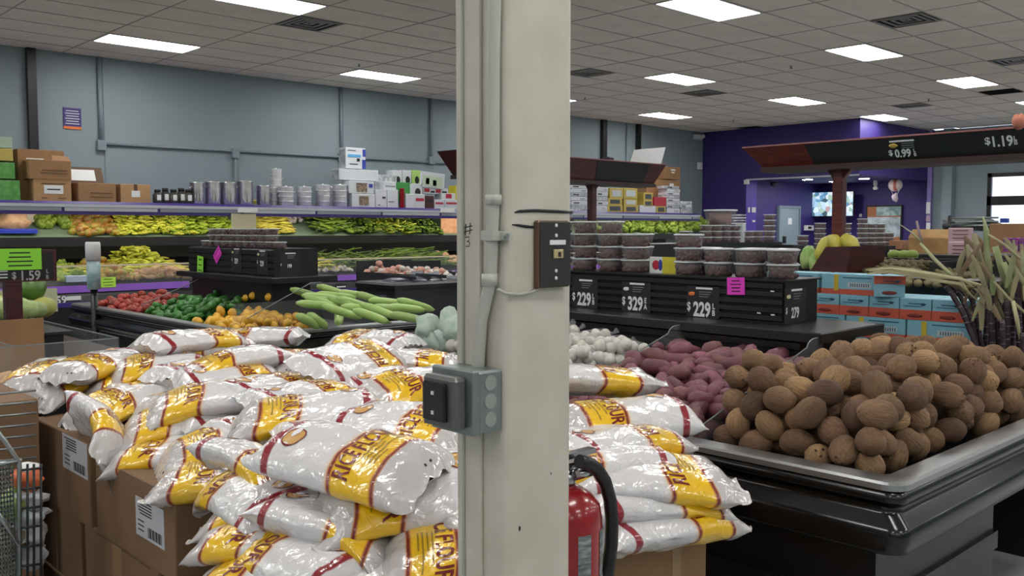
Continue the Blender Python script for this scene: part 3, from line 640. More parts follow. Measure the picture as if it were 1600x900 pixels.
W_ = mat('white_carton', 'c9cdd2', .45); Wd = mat('grey_printed_carton', '8b9199', .5, col2='c6c9cc', vscale=14); M_blue = mat('blue_print', '2b3f9a', .5); M_lb = mat('light_blue_print', '58a4d8', .5); M_rp = mat('red_print', 'b02035', .5)
M_gp = mat('green_print', '3f8f45', .5); M_mix = mat('cookware_photo', 'a58f6a', .5, col2='4b4650', vscale=25); M_lgp = mat('pale_green_print', 'a8cf70', .5)
M_yp = mat('yellow_print', 'c9c032', .5)
z1_ = ray(560, 264, 1, 12.6).z; z2_ = ray(560, 282, 1, 12.55).z
e, w_, h_ = cbx(540, 571, 231, 12.58, .2, W_, 'appliance_box', 'white and blue appliance box topmost of the stack', zb=z1_); printing(e, w_, h_, [(.1, .75, .55, .68)], M_lb); printing(e, w_, h_, [(.82, 1, 0, .45), (.85, 1, .6, .95)], M_blue); printing(e, w_, h_, [(.55, .7, .35, .5), (.1, .5, .85, .88), (.2, .6, .2, .24)])
MB().box(-.003, 0, .02, .17, h_ * .1, h_ * .9).build('side_print', Wd, e)
e, w_, h_ = cbx(530, 591, 265, 12.52, .25, W_, 'white_box', 'long plain white box under the blue appliance box', zb=z2_)
MB().box(-.003, 0, .02, .22, h_ * .1, h_ * .9).build('side_print', Wd, e)
e, w_, h_ = cbx(545, 584, 283, 12.42, .22, W_, 'cookware_box', 'upper white box with cookware picture, shelf middle', zb=ray(560, 302, 1, 12.42).z); printing(e, w_, h_, [(.3, .72, .1, .85)], M_mix); printing(e, w_, h_, [(.8, .95, .5, .8)], M_blue)
e, w_, h_ = cbx(550, 586, 303, 12.4, .24, W_, 'cookware_box', 'lower white box with cookware picture, shelf middle'); printing(e, w_, h_, [(.3, .72, .15, .85)], M_mix)
e, w_, h_ = cbx(580, 620, 273, 12.6, .25, Wd, 'grey_box', 'grey printed box behind the plain white boxes', zb=ZT + .05)
e, w_, h_ = cbx(600, 619, 284, 12.44, .2, W_, 'small_white_box', 'small white box on top of the wide white pair', zb=ray(600, 296, 1, 12.44).z); printing(e, w_, h_, [(.1, .9, .4, .46)], M_ink)
e, w_, h_ = cbx(587, 604, 296, 12.4, .24, W_, 'small_white_box', 'left of two upright white boxes beside the red flask'); printing(e, w_, h_, [(.6, .9, .5, .6), (.2, .4, .12, .16)])
e, w_, h_ = cbx(605, 622, 296, 12.4, .24, W_, 'small_white_box', 'right of two upright white boxes beside the red flask'); printing(e, w_, h_, [(.1, .6, .3, .34)])
pot(628, 294, .04, 12.42, 'bright red flask standing between white boxes', M_red, 'red_flask')
e, w_, h_ = cbx(620, 643, 285, 12.5, .2, M_gp, 'green_box', 'green box behind the red flask', zb=ZT + .12)
for k, (a, b_) in enumerate(((614, 628), (629, 643), (644, 657))):
    e, w_, h_ = cbx(a, b_, 266, 12.66, .2, M_lgp if k == 2 else W_, 'kettle_box', ['white kettle box with dark picture, left of upper three', 'white kettle box with dark picture, middle of upper three', 'pale green kettle box, right of upper three'][k], zb=ZT + .1)
    MB().ball((w_ * .55, -.004, h_ * .7), w_ * .25, .004, h_ * .12, 8, 5).build('picture', M_ink, e); printing(e, w_, h_, [(.3, .8, .35, .45)], M_rp)
e, w_, h_ = cbx(645, 660, 287, 12.42, .16, W_, 'rice_cooker_box', 'small white box with round pot picture', zb=ZT + .12); MB().ball((w_ * .5, -.004, h_ * .5), w_ * .3, .004, h_ * .25, 8, 5).build('picture', M_ink, e)
e, w_, h_ = cbx(634, 648, 303, 12.4, .2, W_, 'small_white_box', 'low white box right of the red flask')
zz = ZT + .0
for k, (a, b_, t, m, lab) in enumerate(((648, 664, 303, W_, 'low white and red box, left of the low red row'), (665, 678, 306, M_maroon, 'dark maroon box in the low row'), (679, 694, 312, W_, 'tiny white box at the end of the low row'), (695, 716, 312, W_, 'flat white box beside the column in the low row'))):
    e, w_, h_ = cbx(a, b_, t, 12.4, .2, m, 'pan_box', lab); printing(e, w_, h_, [(.1, .9, .5, .7)], M_rp if k != 1 else M_ink)
e, w_, h_ = cbx(661, 700, 294, 12.46, .2, W_, 'pan_box', 'long white and red pan box above the low row', zb=ray(680, 303, 1, 12.46).z); printing(e, w_, h_, [(.05, .25, .3, .9), (.5, .7, .2, .8)], M_rp); printing(e, w_, h_, [(.3, .45, .2, .5), (.75, .95, .2, .5)])
e, w_, h_ = cbx(690, 712, 302, 12.43, .2, W_, 'pan_box', 'short white and red pan box near the column', zb=ray(700, 312, 1, 12.43).z); printing(e, w_, h_, [(.3, .7, .2, .9)], M_rp)
e, w_, h_ = cbx(657, 694, 268, 12.42, .03, W_, 'picture_panel', 'pale panel with green vegetable picture leaning on pan boxes', zb=ray(680, 292, 1, 12.42).z); printing(e, w_, h_, [(.08, .9, .1, .75)], mat('mint_print', 'b6c9ae', .5)); printing(e, w_, h_, [(.2, .35, .2, .6), (.5, .65, .15, .5)], M_gp); e.rotation_euler = (0, math.radians(4), 0)
e, w_, h_ = cbx(712, 724, 290, 12.42, .2, M_yp, 'yellow_box', 'yellow box half hidden by the cream column', zb=ZT)
# right of the column, above the case
YG = 12.4
gold = mat('gold_frame_carton', 'b7a24c', .45); M_glassy = mat('carton_window', '30302c', .2); M_pw = mat('pale_window', 'b9c2c2', .3)
def goldbox(px0, px1, pyt, pyb, lab, win, Yf=YG):
    e, w_, h_ = cbx(px0, px1, pyt, Yf, .28, gold, 'gold_gift_box', lab, zb=(ZT if pyb is None else ray(px0, pyb, 1, Yf).z)); e['group'] = 'gold window boxes'
    MB().box(w_ * .16, w_ * .84, -.004, 0, h_ * .2, h_ * .8).build('window', win, e); return e
for (a, b_, t, bt, lab, wn) in ((953, 974, 294, 310, 'large gold frame box with pale window, upper left', M_pw), (975, 996, 294, 310, 'large gold frame box with pale window, upper right', M_pw), (950, 972, 310, 320, 'gold box with dark window, middle left', M_glassy),
                            (975, 996, 311, 321, 'gold box with pale window, middle of stack', M_pw), (949, 973, 320, None, 'bottom left gold box with dark window', M_glassy), (975, 997, 321, None, 'bottom middle gold box with dark window', M_glassy),
                            (1006, 1020, 301, 313, 'upper gold box of the narrow pair', M_glassy), (1006, 1020, 313, 322, 'lower gold box of the narrow pair', M_glassy), (1026, 1040, 322, None, 'gold box under the red box', M_glassy)): goldbox(a, b_, t, bt, lab, wn)
e, w_, h_ = cbx(1000, 1025, 321, YG, .28, W_, 'white_box', 'wide plain white box under the narrow gold pair')
e, w_, h_ = cbx(1022, 1041, 308, YG, .28, mat('red_carton', 'a82235', .45), 'red_box', 'bright red box among the gold boxes', zb=ray(1030, 322, 1, YG).z)
e, w_, h_ = cbx(1010, 1036, 287, 12.75, .3, M_card, lab='brown open carton standing behind the red box', zb=ZT + .1); 
e, w_, h_ = cbx(1040, 1063, 261, 12.85, .3, M_card, lab='upper tall brown carton by the purple corner', zb=ray(1050, 280, 1, 12.85).z); printing(e, w_, h_, [(.35, .65, .7, .82), (.4, .6, .5, .6)], M_whitep)
e, w_, h_ = cbx(1020, 1063, 281, 12.84, .3, M_card, lab='lower tall brown carton by the purple corner'); printing(e, w_, h_, [(.6, .75, .8, .9)], M_whitep)
for c, (a, b_, t0, t1, nm, nn) in enumerate(((893, 918, 288, 326, 'left of the maroon sign post', 6), (932, 950, 292, 328, 'right of the maroon sign post', 5), (1042, 1062, 290, 330, 'at the purple corner', 8), (1064, 1082, 314, 329, 'low, rightmost', 3))):
    hh = (t1 - t0) / nn
    for k in range(nn):
        zb = ZT if k == 0 else ray((a + b_) / 2, t1 - k * hh, 1, YG).z
        j = rnd.uniform(-1, 1)
        e, w_, h_ = cbx(a + j, b_ + j, t1 - (k + 1) * hh + .6, YG, .25, W_ if (k + c) % 3 else Wd, 'white_carton', 'white printed carton in the stack %s, %s from the bottom' % (nm, ['first', 'second', 'third', 'fourth', 'fifth', 'sixth', 'seventh', 'eighth'][k]), zb=zb); e['group'] = 'white carton stacks'
        printing(e, w_, h_, [(.1, .45, .3, .6)] if k % 2 else [(.55, .85, .25, .7)], M_ink if k % 2 else Wd)
# white foam lid standing on the black sign (held up behind maroon canopy)
# ---------------- fruit islands ----------------
def drop_pile(x0, x1, y0, y1, base, top, rad, n, tries=40, seed=1, inside=None):
    """positions of round things poured one after another into a bin until the heap reaches top(x,y)"""
    r_ = random.Random(seed); out = []; fails = 0
    while len(out) < n and fails < tries * n:
        best = None
        for _ in range(7):
            x, y = r_.uniform(x0 + rad, x1 - rad), r_.uniform(y0 + rad, y1 - rad)
            if inside and not inside(x, y): continue
            z = base(x, y) + rad
            for (a, b_, c, _r) in out:
                d2 = (a - x) ** 2 + (b_ - y) ** 2
                if d2 < (1.86 * rad) ** 2: z = max(z, c + math.sqrt((1.86 * rad) ** 2 - d2))
            if z + rad * .6 <= top(x, y) and (best is None or z < best[2]): best = (x, y, z, rad)
        if best: out.append(best)
        else: fails += 1
    return out
M_bin = mat('bin_gloss_black', '08090b', .2, coat=.2)
def island_body(e, w_, d, zr=.83, m=M_bin, bw=None, rim=M_silver, zb=.6, open_top=True, wall=.09):
    """black bin body with flat metal rim; local origin at one lower corner, w_ along x, d along y"""
    prof = [(.0, zr - .02), (-.012, zr - .035), (-.012, zr - .06), (.012, zr - .065), (.012, zr - .1), (-.03, zr - .125), (-.035, zr - .17), (-.015, zr - .2), (-.02, zb + .02), (.02, zb), (.12, zb - .01)]
    b = MB(); rings = []
    for (o, z) in prof:
        o = -o; ring = rring(-o, w_ + o, -o, d + o, .05 if o > -.05 else .03, 6); rings.append([(x, y, z) for x, y in ring])
    n = len(rings[0]); b.add([p for r in rings for p in r], [(j * n + k, j * n + (k + 1) % n, (j + 1) * n + (k + 1) % n, (j + 1) * n + k) for j in range(len(rings) - 1) for k in range(n)], True)
    b.add(rings[-1], [tuple(range(n))]); me = b.build('bin_body', m, e)
    b = MB(); bw = bw or w_ - .12; b.box(.12, bw, .12, d - .12, .0, zb).box(.105, bw + .015, .105, d - .105, .33, .40).box(.105, bw + .015, .105, d - .105, 0, .12); b.build('pedestal_base', M_black, e)
    b = MB()
    R1 = rring(0, w_, 0, d, .05, 6); R0 = rring(-.012, w_ + .012, -.012, d + .012, .06, 6); R2 = rring(wall * .75, w_ - wall * .75, wall * .75, d - wall * .75, .03, 6); R3 = rring(wall * .8, w_ - wall * .8, wall * .8, d - wall * .8, .03, 6)
    vs = [(x, y, zr - .02) for x, y in R0] + [(x, y, zr - .002) for x, y in R0] + [(x, y, zr + .004) for x, y in R1] + [(x, y, zr + .008) for x, y in R2] + [(x, y, zr - .02) for x, y in R3]
    b.add(vs, [(j * n + k, j * n + (k + 1) % n, (j + 1) * n + (k + 1) % n, (j + 1) * n + k) for j in range(4) for k in range(n)], False)
    b.build('rim', rim, e)
    MB().box(wall * .7, w_ - wall * .7, wall * .7, d - wall * .7, zr - .12, zr - .1).build('tray_floor', M_liner, e)
    b = MB(); vs = [(x, y, z) for z in (zr - .02, zr - .12) for x, y in R3]
    b.add(vs, [(k, (k + 1) % n, n + (k + 1) % n, n + k) for k in range(n)]); b.build('inner_wall', M_liner, e)
def slat_panel(e, x, y0, y1, z0, z1, n=5, end=None, m=M_black):
    """ridged black panel facing -x, each ridge its own slat"""
    h = (z1 - z0) / n
    for k in range(n):
        MB().prism([(x - .004, z0 + k * h + .002), (x - .012, z0 + k * h + .008), (x - .012, z0 + (k + 1) * h - .008), (x - .004, z0 + (k + 1) * h - .002), (x, z0 + (k + 1) * h - .002), (x, z0 + k * h + .002)], y0, y1, 1).build('slat', m, e)
# right island (coconuts, sweet potatoes, garlic)
C0 = ray(1405, 760, 2, .83); IX, IY = C0.x + .0, C0.y + .0
IW, ID = 2.05, 3.72
isl = empty('fruit_island', (IX, IY, 0), label='large black island bin with metal rim holding coconuts and sweet potatoes', cat='display bin')
island_body(isl, IW, ID, bw=ray(1550, 860, 1, IY + .12).x - IX)
A, B_ = ray(1283, 521, 2, 1.15), ray(1315, 512, 2, 1.15)
SX0, SX1, SY0, SY1 = A.x - IX, A.x - IX + .62, A.y - IY, 4.2 - IY
MB().bbox(SX0, SX1, SY0, SY1, 1.105, 1.15, .006).build('shelf_slab', M_black, isl)
MB().box(SX0 + .05, SX1 - .05, SY0 + .12, SY1, .72, 1.105).build('pedestal', M_black, isl)
slat_panel(isl, SX0 + .05, SY0 + .12, SY1, .74, 1.1, 8)
rx0 = ray(1225, 507, 2, 1.15).x - IX + .01; ry0 = ray(1225, 507, 2, 1.15).y - IY; zr1 = ray(1225, 440, 0, rx0 + IX).z
MB().box(rx0, rx0 + .3, ry0, SY1, 1.15, zr1).build('riser_box', M_black, isl)
slat_panel(isl, rx0, ry0 + .01, SY1, 1.155, zr1 - .004, 5)
MB().bbox(rx0 - .015, rx0 + .32, ry0 - .015, SY1, zr1, zr1 + .008, .002).build('riser_top', M_black, isl)
RXW, RYW = rx0 + IX, ry0 + IY
for k in range(4):   # white clips on the panels
    px, py = ((1207, 455), (1186, 489), (1208, 492), (1248, 453))[k]
    p = ray(px, py, 0, RXW - .013); 
    if k == 3: continue
    MB().box(p.x - .003, p.x, p.y - .01, p.y + .01, p.z - .003, p.z + .003).build('clip', M_white, isl).location = (-IX, -IY, 0)
# clear dividers
def divider(x0, x1, y, z0, z1, z2, e, lab):
    pts = [(x0, z0), (x1, z0), (x1, z2)]; 
    for k in range(7): a = math.radians(90 * k / 6); pts.append((x1 - .1 - .08 * math.sin(a) + .08 - .0 * k, z2 + .0) if False else (x1 - .06 - .07 * math.sin(a), z2 + .0 - .07 * (1 - math.cos(a)) * .5))
    pts.append((x0 + .02, z1)); 
    o = MB().prism(pts, y - .003, y + .003, 1).build('divider', M_clear, e)
    q = pts[2:]; MB().tube([(a, y, b_) for a, b_ in q], .003, 5).build('divider_edge', M_edge, o); return o
M_edge = mat('acrylic_edge', '8f9799', .25, alpha=.8)
d1, d2 = 1.95, 2.68
for yy in (d1, d2, 3.5): divider(.09, SX0 + .04, yy - IY, .74, .87, 1.13, isl, '')
# heaps
def heapsurf(x, y): return .78
def coco_top(x, y):
    u = x - IX; v = y - IY
    t = min(1, max(0, min(u, v * 1.15, IW - u) - .02) / .55)
    return .875 + .35 * math.sin(t * PI / 2) ** .9
def coco_mesh(seed):
    r_ = random.Random(seed); b = MB(); nu, nv = 14, 10; vs = []
    a, c = r_.uniform(.95, 1.03), r_.uniform(1.1, 1.28)
    for j in range(nv + 1):
        th = PI * j / nv
        for k in range(nu):
            ph = 2 * PI * k / nu; d = Vector((math.sin(th) * math.cos(ph), math.sin(th) * math.sin(ph), math.cos(th)))
            f = 1 + .07 * noise.noise(d * 1.5 + Vector((seed * 5, 0, 0))) + .012 * math.cos(3 * ph)
            z = c * d.z * f + (.12 if d.z > .9 else 0) * (d.z - .9) * 10
            vs.append((.048 * a * d.x * f, .048 * a * d.y * f, .046 * z))
    b.add(vs, [(j * nu + k, (j + 1) * nu + k, (j + 1) * nu + (k + 1) % nu, j * nu + (k + 1) % nu) for j in range(nv) for k in range(nu)], True)
    me = b.mesh('coconut', M_coco[seed % len(M_coco)])
    return me
def fibre(name, c1, c2):
    m = mat(name, c1, .85, col2=c2, vscale=4, objrand=.22); nt = m.node_tree; N = nt.nodes.new; L = nt.links.new
    tc = N('ShaderNodeTexCoord'); mp = N('ShaderNodeMapping'); mp.inputs['Scale'].default_value = (120, 120, 10); L(tc.outputs['Object'], mp.inputs[0])
    nz = N('ShaderNodeTexNoise'); nz.inputs['Scale'].default_value = 1; nz.inputs['Detail'].default_value = 3; nz.inputs['Distortion'].default_value = 1.2; L(mp.outputs[0], nz.inputs[0])
    bp = N('ShaderNodeBump'); bp.inputs['Strength'].default_value = .8; bp.inputs['Distance'].default_value = .006; L(nz.outputs[0], bp.inputs['Height']); b = nt.nodes['Principled BSDF']; L(bp.outputs[0], b.inputs['Normal'])
    streak_mix = N('ShaderNodeMix'); streak_mix.data_type = 'RGBA'; streak_mix.blend_type = 'MULTIPLY'; streak_mix.inputs[0].default_value = .75  # fibre noise scales the husk colour, darker where the bump is low
    rp = N('ShaderNodeMapRange'); rp.inputs[1].default_value = .3; rp.inputs[2].default_value = .7; rp.inputs[3].default_value = .45; rp.inputs[4].default_value = 1.15; L(nz.outputs[0], rp.inputs[0])
    src = b.inputs['Base Color'].links[0].from_socket; L(src, streak_mix.inputs[6]); L(rp.outputs[0], streak_mix.inputs[7]); L(streak_mix.outputs[2], b.inputs['Base Color']); return m
M_coco = [fibre('coconut_fibre', '8f7053', '6d523c'), fibre('coconut_fibre_pale', 'aa8862', '86674a'), fibre('coconut_fibre_dark', '7b5d47', '5e4534')]
coco = [coco_mesh(s) for s in range(7)]
M_eye = mat('coconut_eye', '3b261a', .8)
eyeb = MB()
for k in range(3): a = 2.1 * k; eyeb.ball((.014 * math.cos(a), .014 * math.sin(a), .0), .005, .005, .002, 6, 4)
eye = eyeb.mesh('eyes', M_eye)
def side_xy(x, y): return not (x > SX0 + IX - .04 and y > SY0 + IY - .02)
P = drop_pile(IX + .09, IX + IW - .09, IY + .09, d1 + .0, heapsurf, coco_top, .049, 290, tries=6, seed=3, inside=lambda x, y: not (x > SX0 + IX + .0 and y > SY0 + IY + .06))
for (x, y, z, r) in P:
    e = inst('coconut', rnd.choice(coco), (x, y, z), (rnd.uniform(0, 6.3), rnd.uniform(0, 6.3), rnd.uniform(0, 6.3)), rnd.uniform(.96, 1.12), label='brown husked coconut in the heap filling the near end of the black bin', cat='coconut', group='coconuts heaped in the bin')
    inst('eyes', eye, (0, 0, .0555), parent=e)
# two on the very top
for (px, py, X, s, lab) in ((1349, 549, 3.72, 1.2, 'pale coconut balanced at the top left of the heap'), (1376, 545, 3.85, 1.2, 'darker coconut topmost, next to the pale one')):
    p = ray(px, py, 0, X); inst('coconut', coco[1 if 'pale' in lab else 2], p, (1.2, .4, px), s, label=lab, cat='coconut', group='coconuts heaped in the bin')
# sweet potatoes
def sp_mesh(seed):
    r_ = random.Random(seed); L = r_.uniform(.055, .085); n = 8; pts = []; rs = []; bz = r_.uniform(-.02, .02)
    for i in range(7):
        t = i / 6 - .5; pts.append((2 * L * t * 1.0, bz * (4 * t * t - 1), 0)); rs.append(max(.003, .031 * r_.uniform(.9, 1.1) * (1 - abs(2 * t) ** 2.3) ** .55 + .003))
    b = MB().tube(pts, rs, n); return b.mesh('sweet_potato', M_sp[seed % 3])
M_sp = [mat('sweet_potato_skin', '78424f', .55, col2='5f3441', vscale=18, bump=.2, bscale=70, objrand=.2), mat('sweet_potato_skin_pink', '87505c', .55, col2='6b3e4c', vscale=18, bump=.2, bscale=70, objrand=.2), mat('sweet_potato_skin_brown', '7d544d', .6, col2='663f46', vscale=14, bump=.2, bscale=70, objrand=.2)]
spm = [sp_mesh(s) for s in range(9)]
def sp_top(x, y):
    t = min(1, max(0, x - IX - .05) / .7); return .885 + .17 * t ** .75
P = drop_pile(IX + .08, SX0 + IX + .02, d1, d2, lambda x, y: .78 + .12 * max(0, x - IX - .1), sp_top, .035, 300, tries=5, seed=5)
for (x, y, z, r) in P[:290]:
    inst('sweet_potato', rnd.choice(spm), (x, y, z), (rnd.uniform(0, 6), rnd.uniform(-.45, .45), rnd.uniform(0, 6.3)), rnd.uniform(.95, 1.2), label='purple-pink sweet potato in the heap between garlic and coconuts', cat='sweet potato', group='sweet potatoes in the bin')
# garlic in tubes (net sleeves of bulbs)
M_gar = mat('garlic_skin', 'cfcdc6', .5, col2='b9b5aa', vscale=30, objrand=.08); M_net = mat('white_net', 'd9dcdf', .5)
def sleeve(n, seed):
    r_ = random.Random(seed); b = MB(); x = 0; pts = []
    for k in range(n):
        x += .04; c = (x, r_.uniform(-.005, .005), r_.uniform(-.004, .004)); pts.append(c)
        b.ball(c, .024, .026, .025, 9, 6, wob=.15, seed=seed + k)
    me = b.mesh('garlic_bulbs', M_gar); t = MB().tube([(0, 0, 0)] + pts + [(x + .03, 0, .0), (x + .05, 0, .01)], [.004] + [.0275] * n + [.005, .012], 8).mesh('net', mat('net_film', 'dfe3e6', .3, alpha=.13)); return me, t
slv = [sleeve(5, 1), sleeve(5, 9), sleeve(4, 20)]
for i in range(84):
    lay = i // 28; x = rnd.uniform(IX + .12, SX0 + IX - .2); y = rnd.uniform(d2 + .02, 3.55); z = .83 + (x - IX) * .16 + lay * .055
    if i > 78: x = SX0 + IX - .26; y = d2 + .1 + (i - 79) * .1; z = 1.03
    g, t = rnd.choice(slv); yw_ = rnd.uniform(-1.6, -.2) if rnd.random() < .7 else rnd.uniform(0, 1); y = max(y, d2 + .17); x -= .14 * math.cos(yw_); y -= .14 * math.sin(yw_); y = max(y, d2 + .03 + .22 * max(0, -math.sin(yw_))); e = inst('garlic_sleeve', g, (x, y, z), (rnd.uniform(-.3, .3), rnd.uniform(-.25, .1), yw_), sc=1.3, label='white net sleeve of garlic bulbs piled in the bin behind the sweet potatoes', cat='garlic', group='garlic sleeves')
    inst('net', t, (0, 0, 0), parent=e)
for (px, py, s) in ((908, 541, 1), (915, 548, 1), (905, 552, 1), (912, 557, .9), (902, 534, .9)):
    p = ray(px, py, 0, 3.3); inst('garlic_bulb', wob_mesh('garlic_bulb', M_gar, .035, .035, .03, seed=4), p, (0, 0, px), s, label='loose garlic bulb beside the column edge', cat='garlic', group='loose garlic bulbs')
# price cards on the riser
def price(ax_v, px, py, dollars, unit, lab, pic=None, h=.08, hl=None, ax=0, ex=(0, -1, 0), ez=(-1, 0, 0)):
    o = ray(px, py, ax, ax_v); e = empty('price_sign', o, label=lab, cat='price sign')
    M = Matrix.Translation(Vector((0, 0, 0))) @ frame((0, 0, 0), ex, ez)
    MB().box(-.055, .14, -.1, .115, -.003, -.0005, M).build('card', M_ink, e)
    lettering('$', h * .75, M @ Matrix.Translation((-.042, .008, .001)), M_whitep, e, sx=.75)
    lettering(dollars, h * 1.25, M @ Matrix.Translation((.038, -.006, .001)), M_whitep, e, bold=.035, sx=.7)
    for k, c in enumerate(unit): lettering(c, h * .5, M @ Matrix.Translation((.108, .016 - k * .034, .001)), M_whitep, e, sx=.8)
    MB().box(.0, .1, .1, .11, 0, .001, M).build('title_line', M_whitep, e)
    for k in range(3): MB().box(.02, .095 - .01 * k, .085 - k * .012, .089 - k * .012, 0, .001, M).build('small_print', mat('grey_print', '77797d', .6), e)
    if pic: MB().ball((0, 0, 0), .02, .012, .002, 10, 5, M @ Matrix.Translation((-.025, .075, .001)), wob=.4, seed=3).build('picture', pic, e)
    return e
XF = RXW - .013
price(XF, 905, 466, '229', 'LB', 'price sign reading 29 LB cut off by the column edge')
price(XF, 984, 473, '329', 'EA', 'price sign reading $3.29 each with a white root picture', M_whitep)
price(XF, 1087, 482, '229', 'LB', 'price sign reading $2.29 per pound with orange root picture', mat('orange_print', 'e07a3c', .5))
price(RYW - .002, 1236, 488, '279', '', 'price sign with $2.79 on the narrow end of the riser', mat('cream_picture', 'cfc79a', .5), ax=1, ex=(1, 0, 0), ez=(0, -1, 0), h=.055)
card(1150, 447, .1, .085, 0, XF - .002, M_pink, 'magenta pink note card on the slatted riser', 4, nrm=(-1, 0, 0), ex=(0, -1, 0), tilt=.04)
# the date tubs
M_tub = mat('clear_tub', 'b9b4b4', .12, alpha=.22); M_lidc = mat('clear_tub_lid', 'd6dde0', .15, alpha=.75); M_date = mat('date_flesh', '3f1f22', .45, col2='5c3030', vscale=40, bump=.5, bscale=60)
def tub_meshes(r, h, m=M_date):
    w1 = MB().lathe([(r * .86, 0), (r * .93, h * .5), (r, h * .92)], 16).mesh('tub_wall', M_tub)
    ld = MB().lathe([(r * 1.04, h * .9), (r * 1.06, h * .92), (r * 1.06, h), (r * .98, h + .002), (r * .95, h - .004)], 16).mesh('lid', M_lidc)
    b = MB(); r_ = random.Random(int(r * 1000))
    for k in range(26):
        a = r_.uniform(0, 6.3); q = r * r_.uniform(.55, .78); b.ball((q * math.cos(a), q * math.sin(a), h * r_.uniform(.12, .78)), .018, .012, .011, 6, 4, Matrix.Identity(4))
    b.cyl((0, 0, .004), (0, 0, h * .8), r * .66, r * .72, 10)
    return w1, ld, b.mesh('dates', m)
def tub(T, x, y, z, lab, grp, name='date_tub', sq=1):
    e = empty(name, (x, y, z), rz=rnd.uniform(-.1, .1), label=lab, cat='food tub', group=grp)
    for nm, me in zip(('tub_wall', 'lid', 'dates'), T): inst(nm, me, (0, 0, 0), (0, 0, rnd.uniform(0, 6)), parent=e)
    return e
zt = zr1 + .008; rr = .077; hh = .071; T1 = tub_meshes(rr, hh)
stk = []   # (px of the stack centre, number of tubs)
px0s = ((1223, 2), (1172, 2), (1213, 2), (1123, 2), (1076, 3), (992, 3), (954, 4), (914, 4), (876, 5))
for k, (px, n) in enumerate(px0s):
    if px == 1213: continue
    p = ray(px, 430 - (1250 - px) * .04, 0, RXW + .085)
    for j in range(n): tub(T1, RXW + .085 + rnd.uniform(-.003, .003), p.y, zt + j * hh, 'round clear tub of dark dates, stack %s from the right, tub %s from below' % (['first', '', 'third', 'second', 'fourth', 'sixth', 'seventh', 'eighth', 'ninth'][k] if k != 1 else 'second', ['first', 'second', 'third', 'fourth', 'fifth'][j]), 'date tubs on the right riser')
for k, px in enumerate((1105, 1180, 1222, 960, 1000)):
    p = ray(px, 400, 0, RXW + .225)
    for j in range(2 if k < 3 else 3): tub(T1, RXW + .225, p.y, zt + j * hh, 'clear date tub in the back row, column %s, %s' % (['behind left', 'behind middle', 'behind right', 'far left', 'far second'][k], ['one', 'two', 'three'][j]), 'date tubs on the right riser')
# flyers between the stacks
p0, p1 = ray(1015, 426, 0, RXW + .1), ray(1056, 402, 0, RXW + .1)
e = empty('leaflet_card', (p0.x, p0.y, zt), label='bright printed leaflet between two stacks of date tubs', cat='card'); hq = p1.z - zt; wq = p0.y - p1.y
MB().box(0, .004, -wq, 0, 0, hq).build('sheet', M_whitep, e); MB().box(-.001, 0, -wq, -wq * .5, 0, hq).build('yellow_half', M_yp, e); MB().ball((-.001, -wq * .25, hq * .5), .001, wq * .15, hq * .3, 8, 6).build('red_picture', M_rp, e); MB().ball((-.0015, -wq * .42, hq * .5), .001, wq * .08, hq * .35, 8, 6).build('blue_picture', M_blue, e)
# sign canopy above that island
def canopy(o, along, L, z0, z1, lean, m_w, lab, post_t, panel0, post_b, depth=.5, nm='overhead_sign'):
    """long sign box leaning outwards at the top, on a post; o = end point (x,y), along = +y (1) or +x (0)"""
    e = empty(nm, (o[0], o[1], 0), label=lab, cat='sign')
    if along == 1: Mx = Matrix(((0, 1, 0, 0), (-1, 0, 0, 0), (0, 0, 1, 0), (0, 0, 0, 1)))   # local x = -world y ... local y = world x
    else: Mx = Matrix.Identity(4)
    w2 = depth; el = lean
    v = [(0, 0, z1), (L, 0, z1), (L, w2, z1), (0, w2, z1), (el, el * .6, z0), (L - el, el * .6, z0), (L - el, w2 - el * .6, z0), (el, w2 - el * .6, z0)]
    MB().add(v, [(0, 1, 2, 3), (7, 6, 5, 4), (0, 4, 5, 1), (1, 5, 6, 2), (2, 6, 7, 3), (3, 7, 4, 0)], False, Mx).build('canopy_box', m_w, e)
    def facept(t, s): a = s; return (t, el * .6 * (1 - a) - .004, z0 + (z1 - z0) * a)
    a0_, a1_ = panel0; q = [facept(a0_ + el * .35, .04), facept(a1_ - el * .35, .04), facept(a1_, .94), facept(a0_, .94)]
    q2 = [(x, y + .003, z) for x, y, z in q]
    MB().add(q + q2, [(0, 1, 2, 3), (7, 6, 5, 4), (0, 4, 5, 1), (1, 5, 6, 2), (2, 6, 7, 3), (3, 7, 4, 0)], False, Mx).build('price_board', M_ink, e)
    MB().box(0, L, -.006, .006, z1 - .004, z1 + .006, Mx).build('top_edge', mat('pink_edge', '8a5c5c', .5), e)
    MB().box(el, L - el, el * .6 - .03, w2 - el * .6 + .03, z0 - .035, z0 - .0, Mx).build('lower_frame', mat('dark_maroon_wood', '2a1211', .5), e)
    MB().bbox(post_t - .035, post_t + .035, w2 / 2 - .035, w2 / 2 + .035, post_b, z0, .006, Mx).build('post', m_w, e)
    for s in (-1, 1): MB().prism([(post_t, z0), (post_t + s * .11, z0), (post_t + s * .03, z0 - .1), (post_t, z0 - .1)], w2 / 2 - .02, w2 / 2 + .02, 1, Mx).build('bracket', m_w, e)
    return e, Mx, facept
XS = 5.6; a = ray(1160, 231, 0, XS); yS = a.y; zS1 = a.z; zS0 = ray(1175, 262, 0, XS).z + .0
tp = yS - ray(1309, 270, 0, XS + .15).y
e, Mx, fp = canopy((XS, yS), 1, 2.9, zS0, zS1, .12, M_redwood, 'long mahogany overhead sign with black price board at the right', tp, (yS - ray(1256, 225, 0, XS).y, 2.8), 1.2, .36)
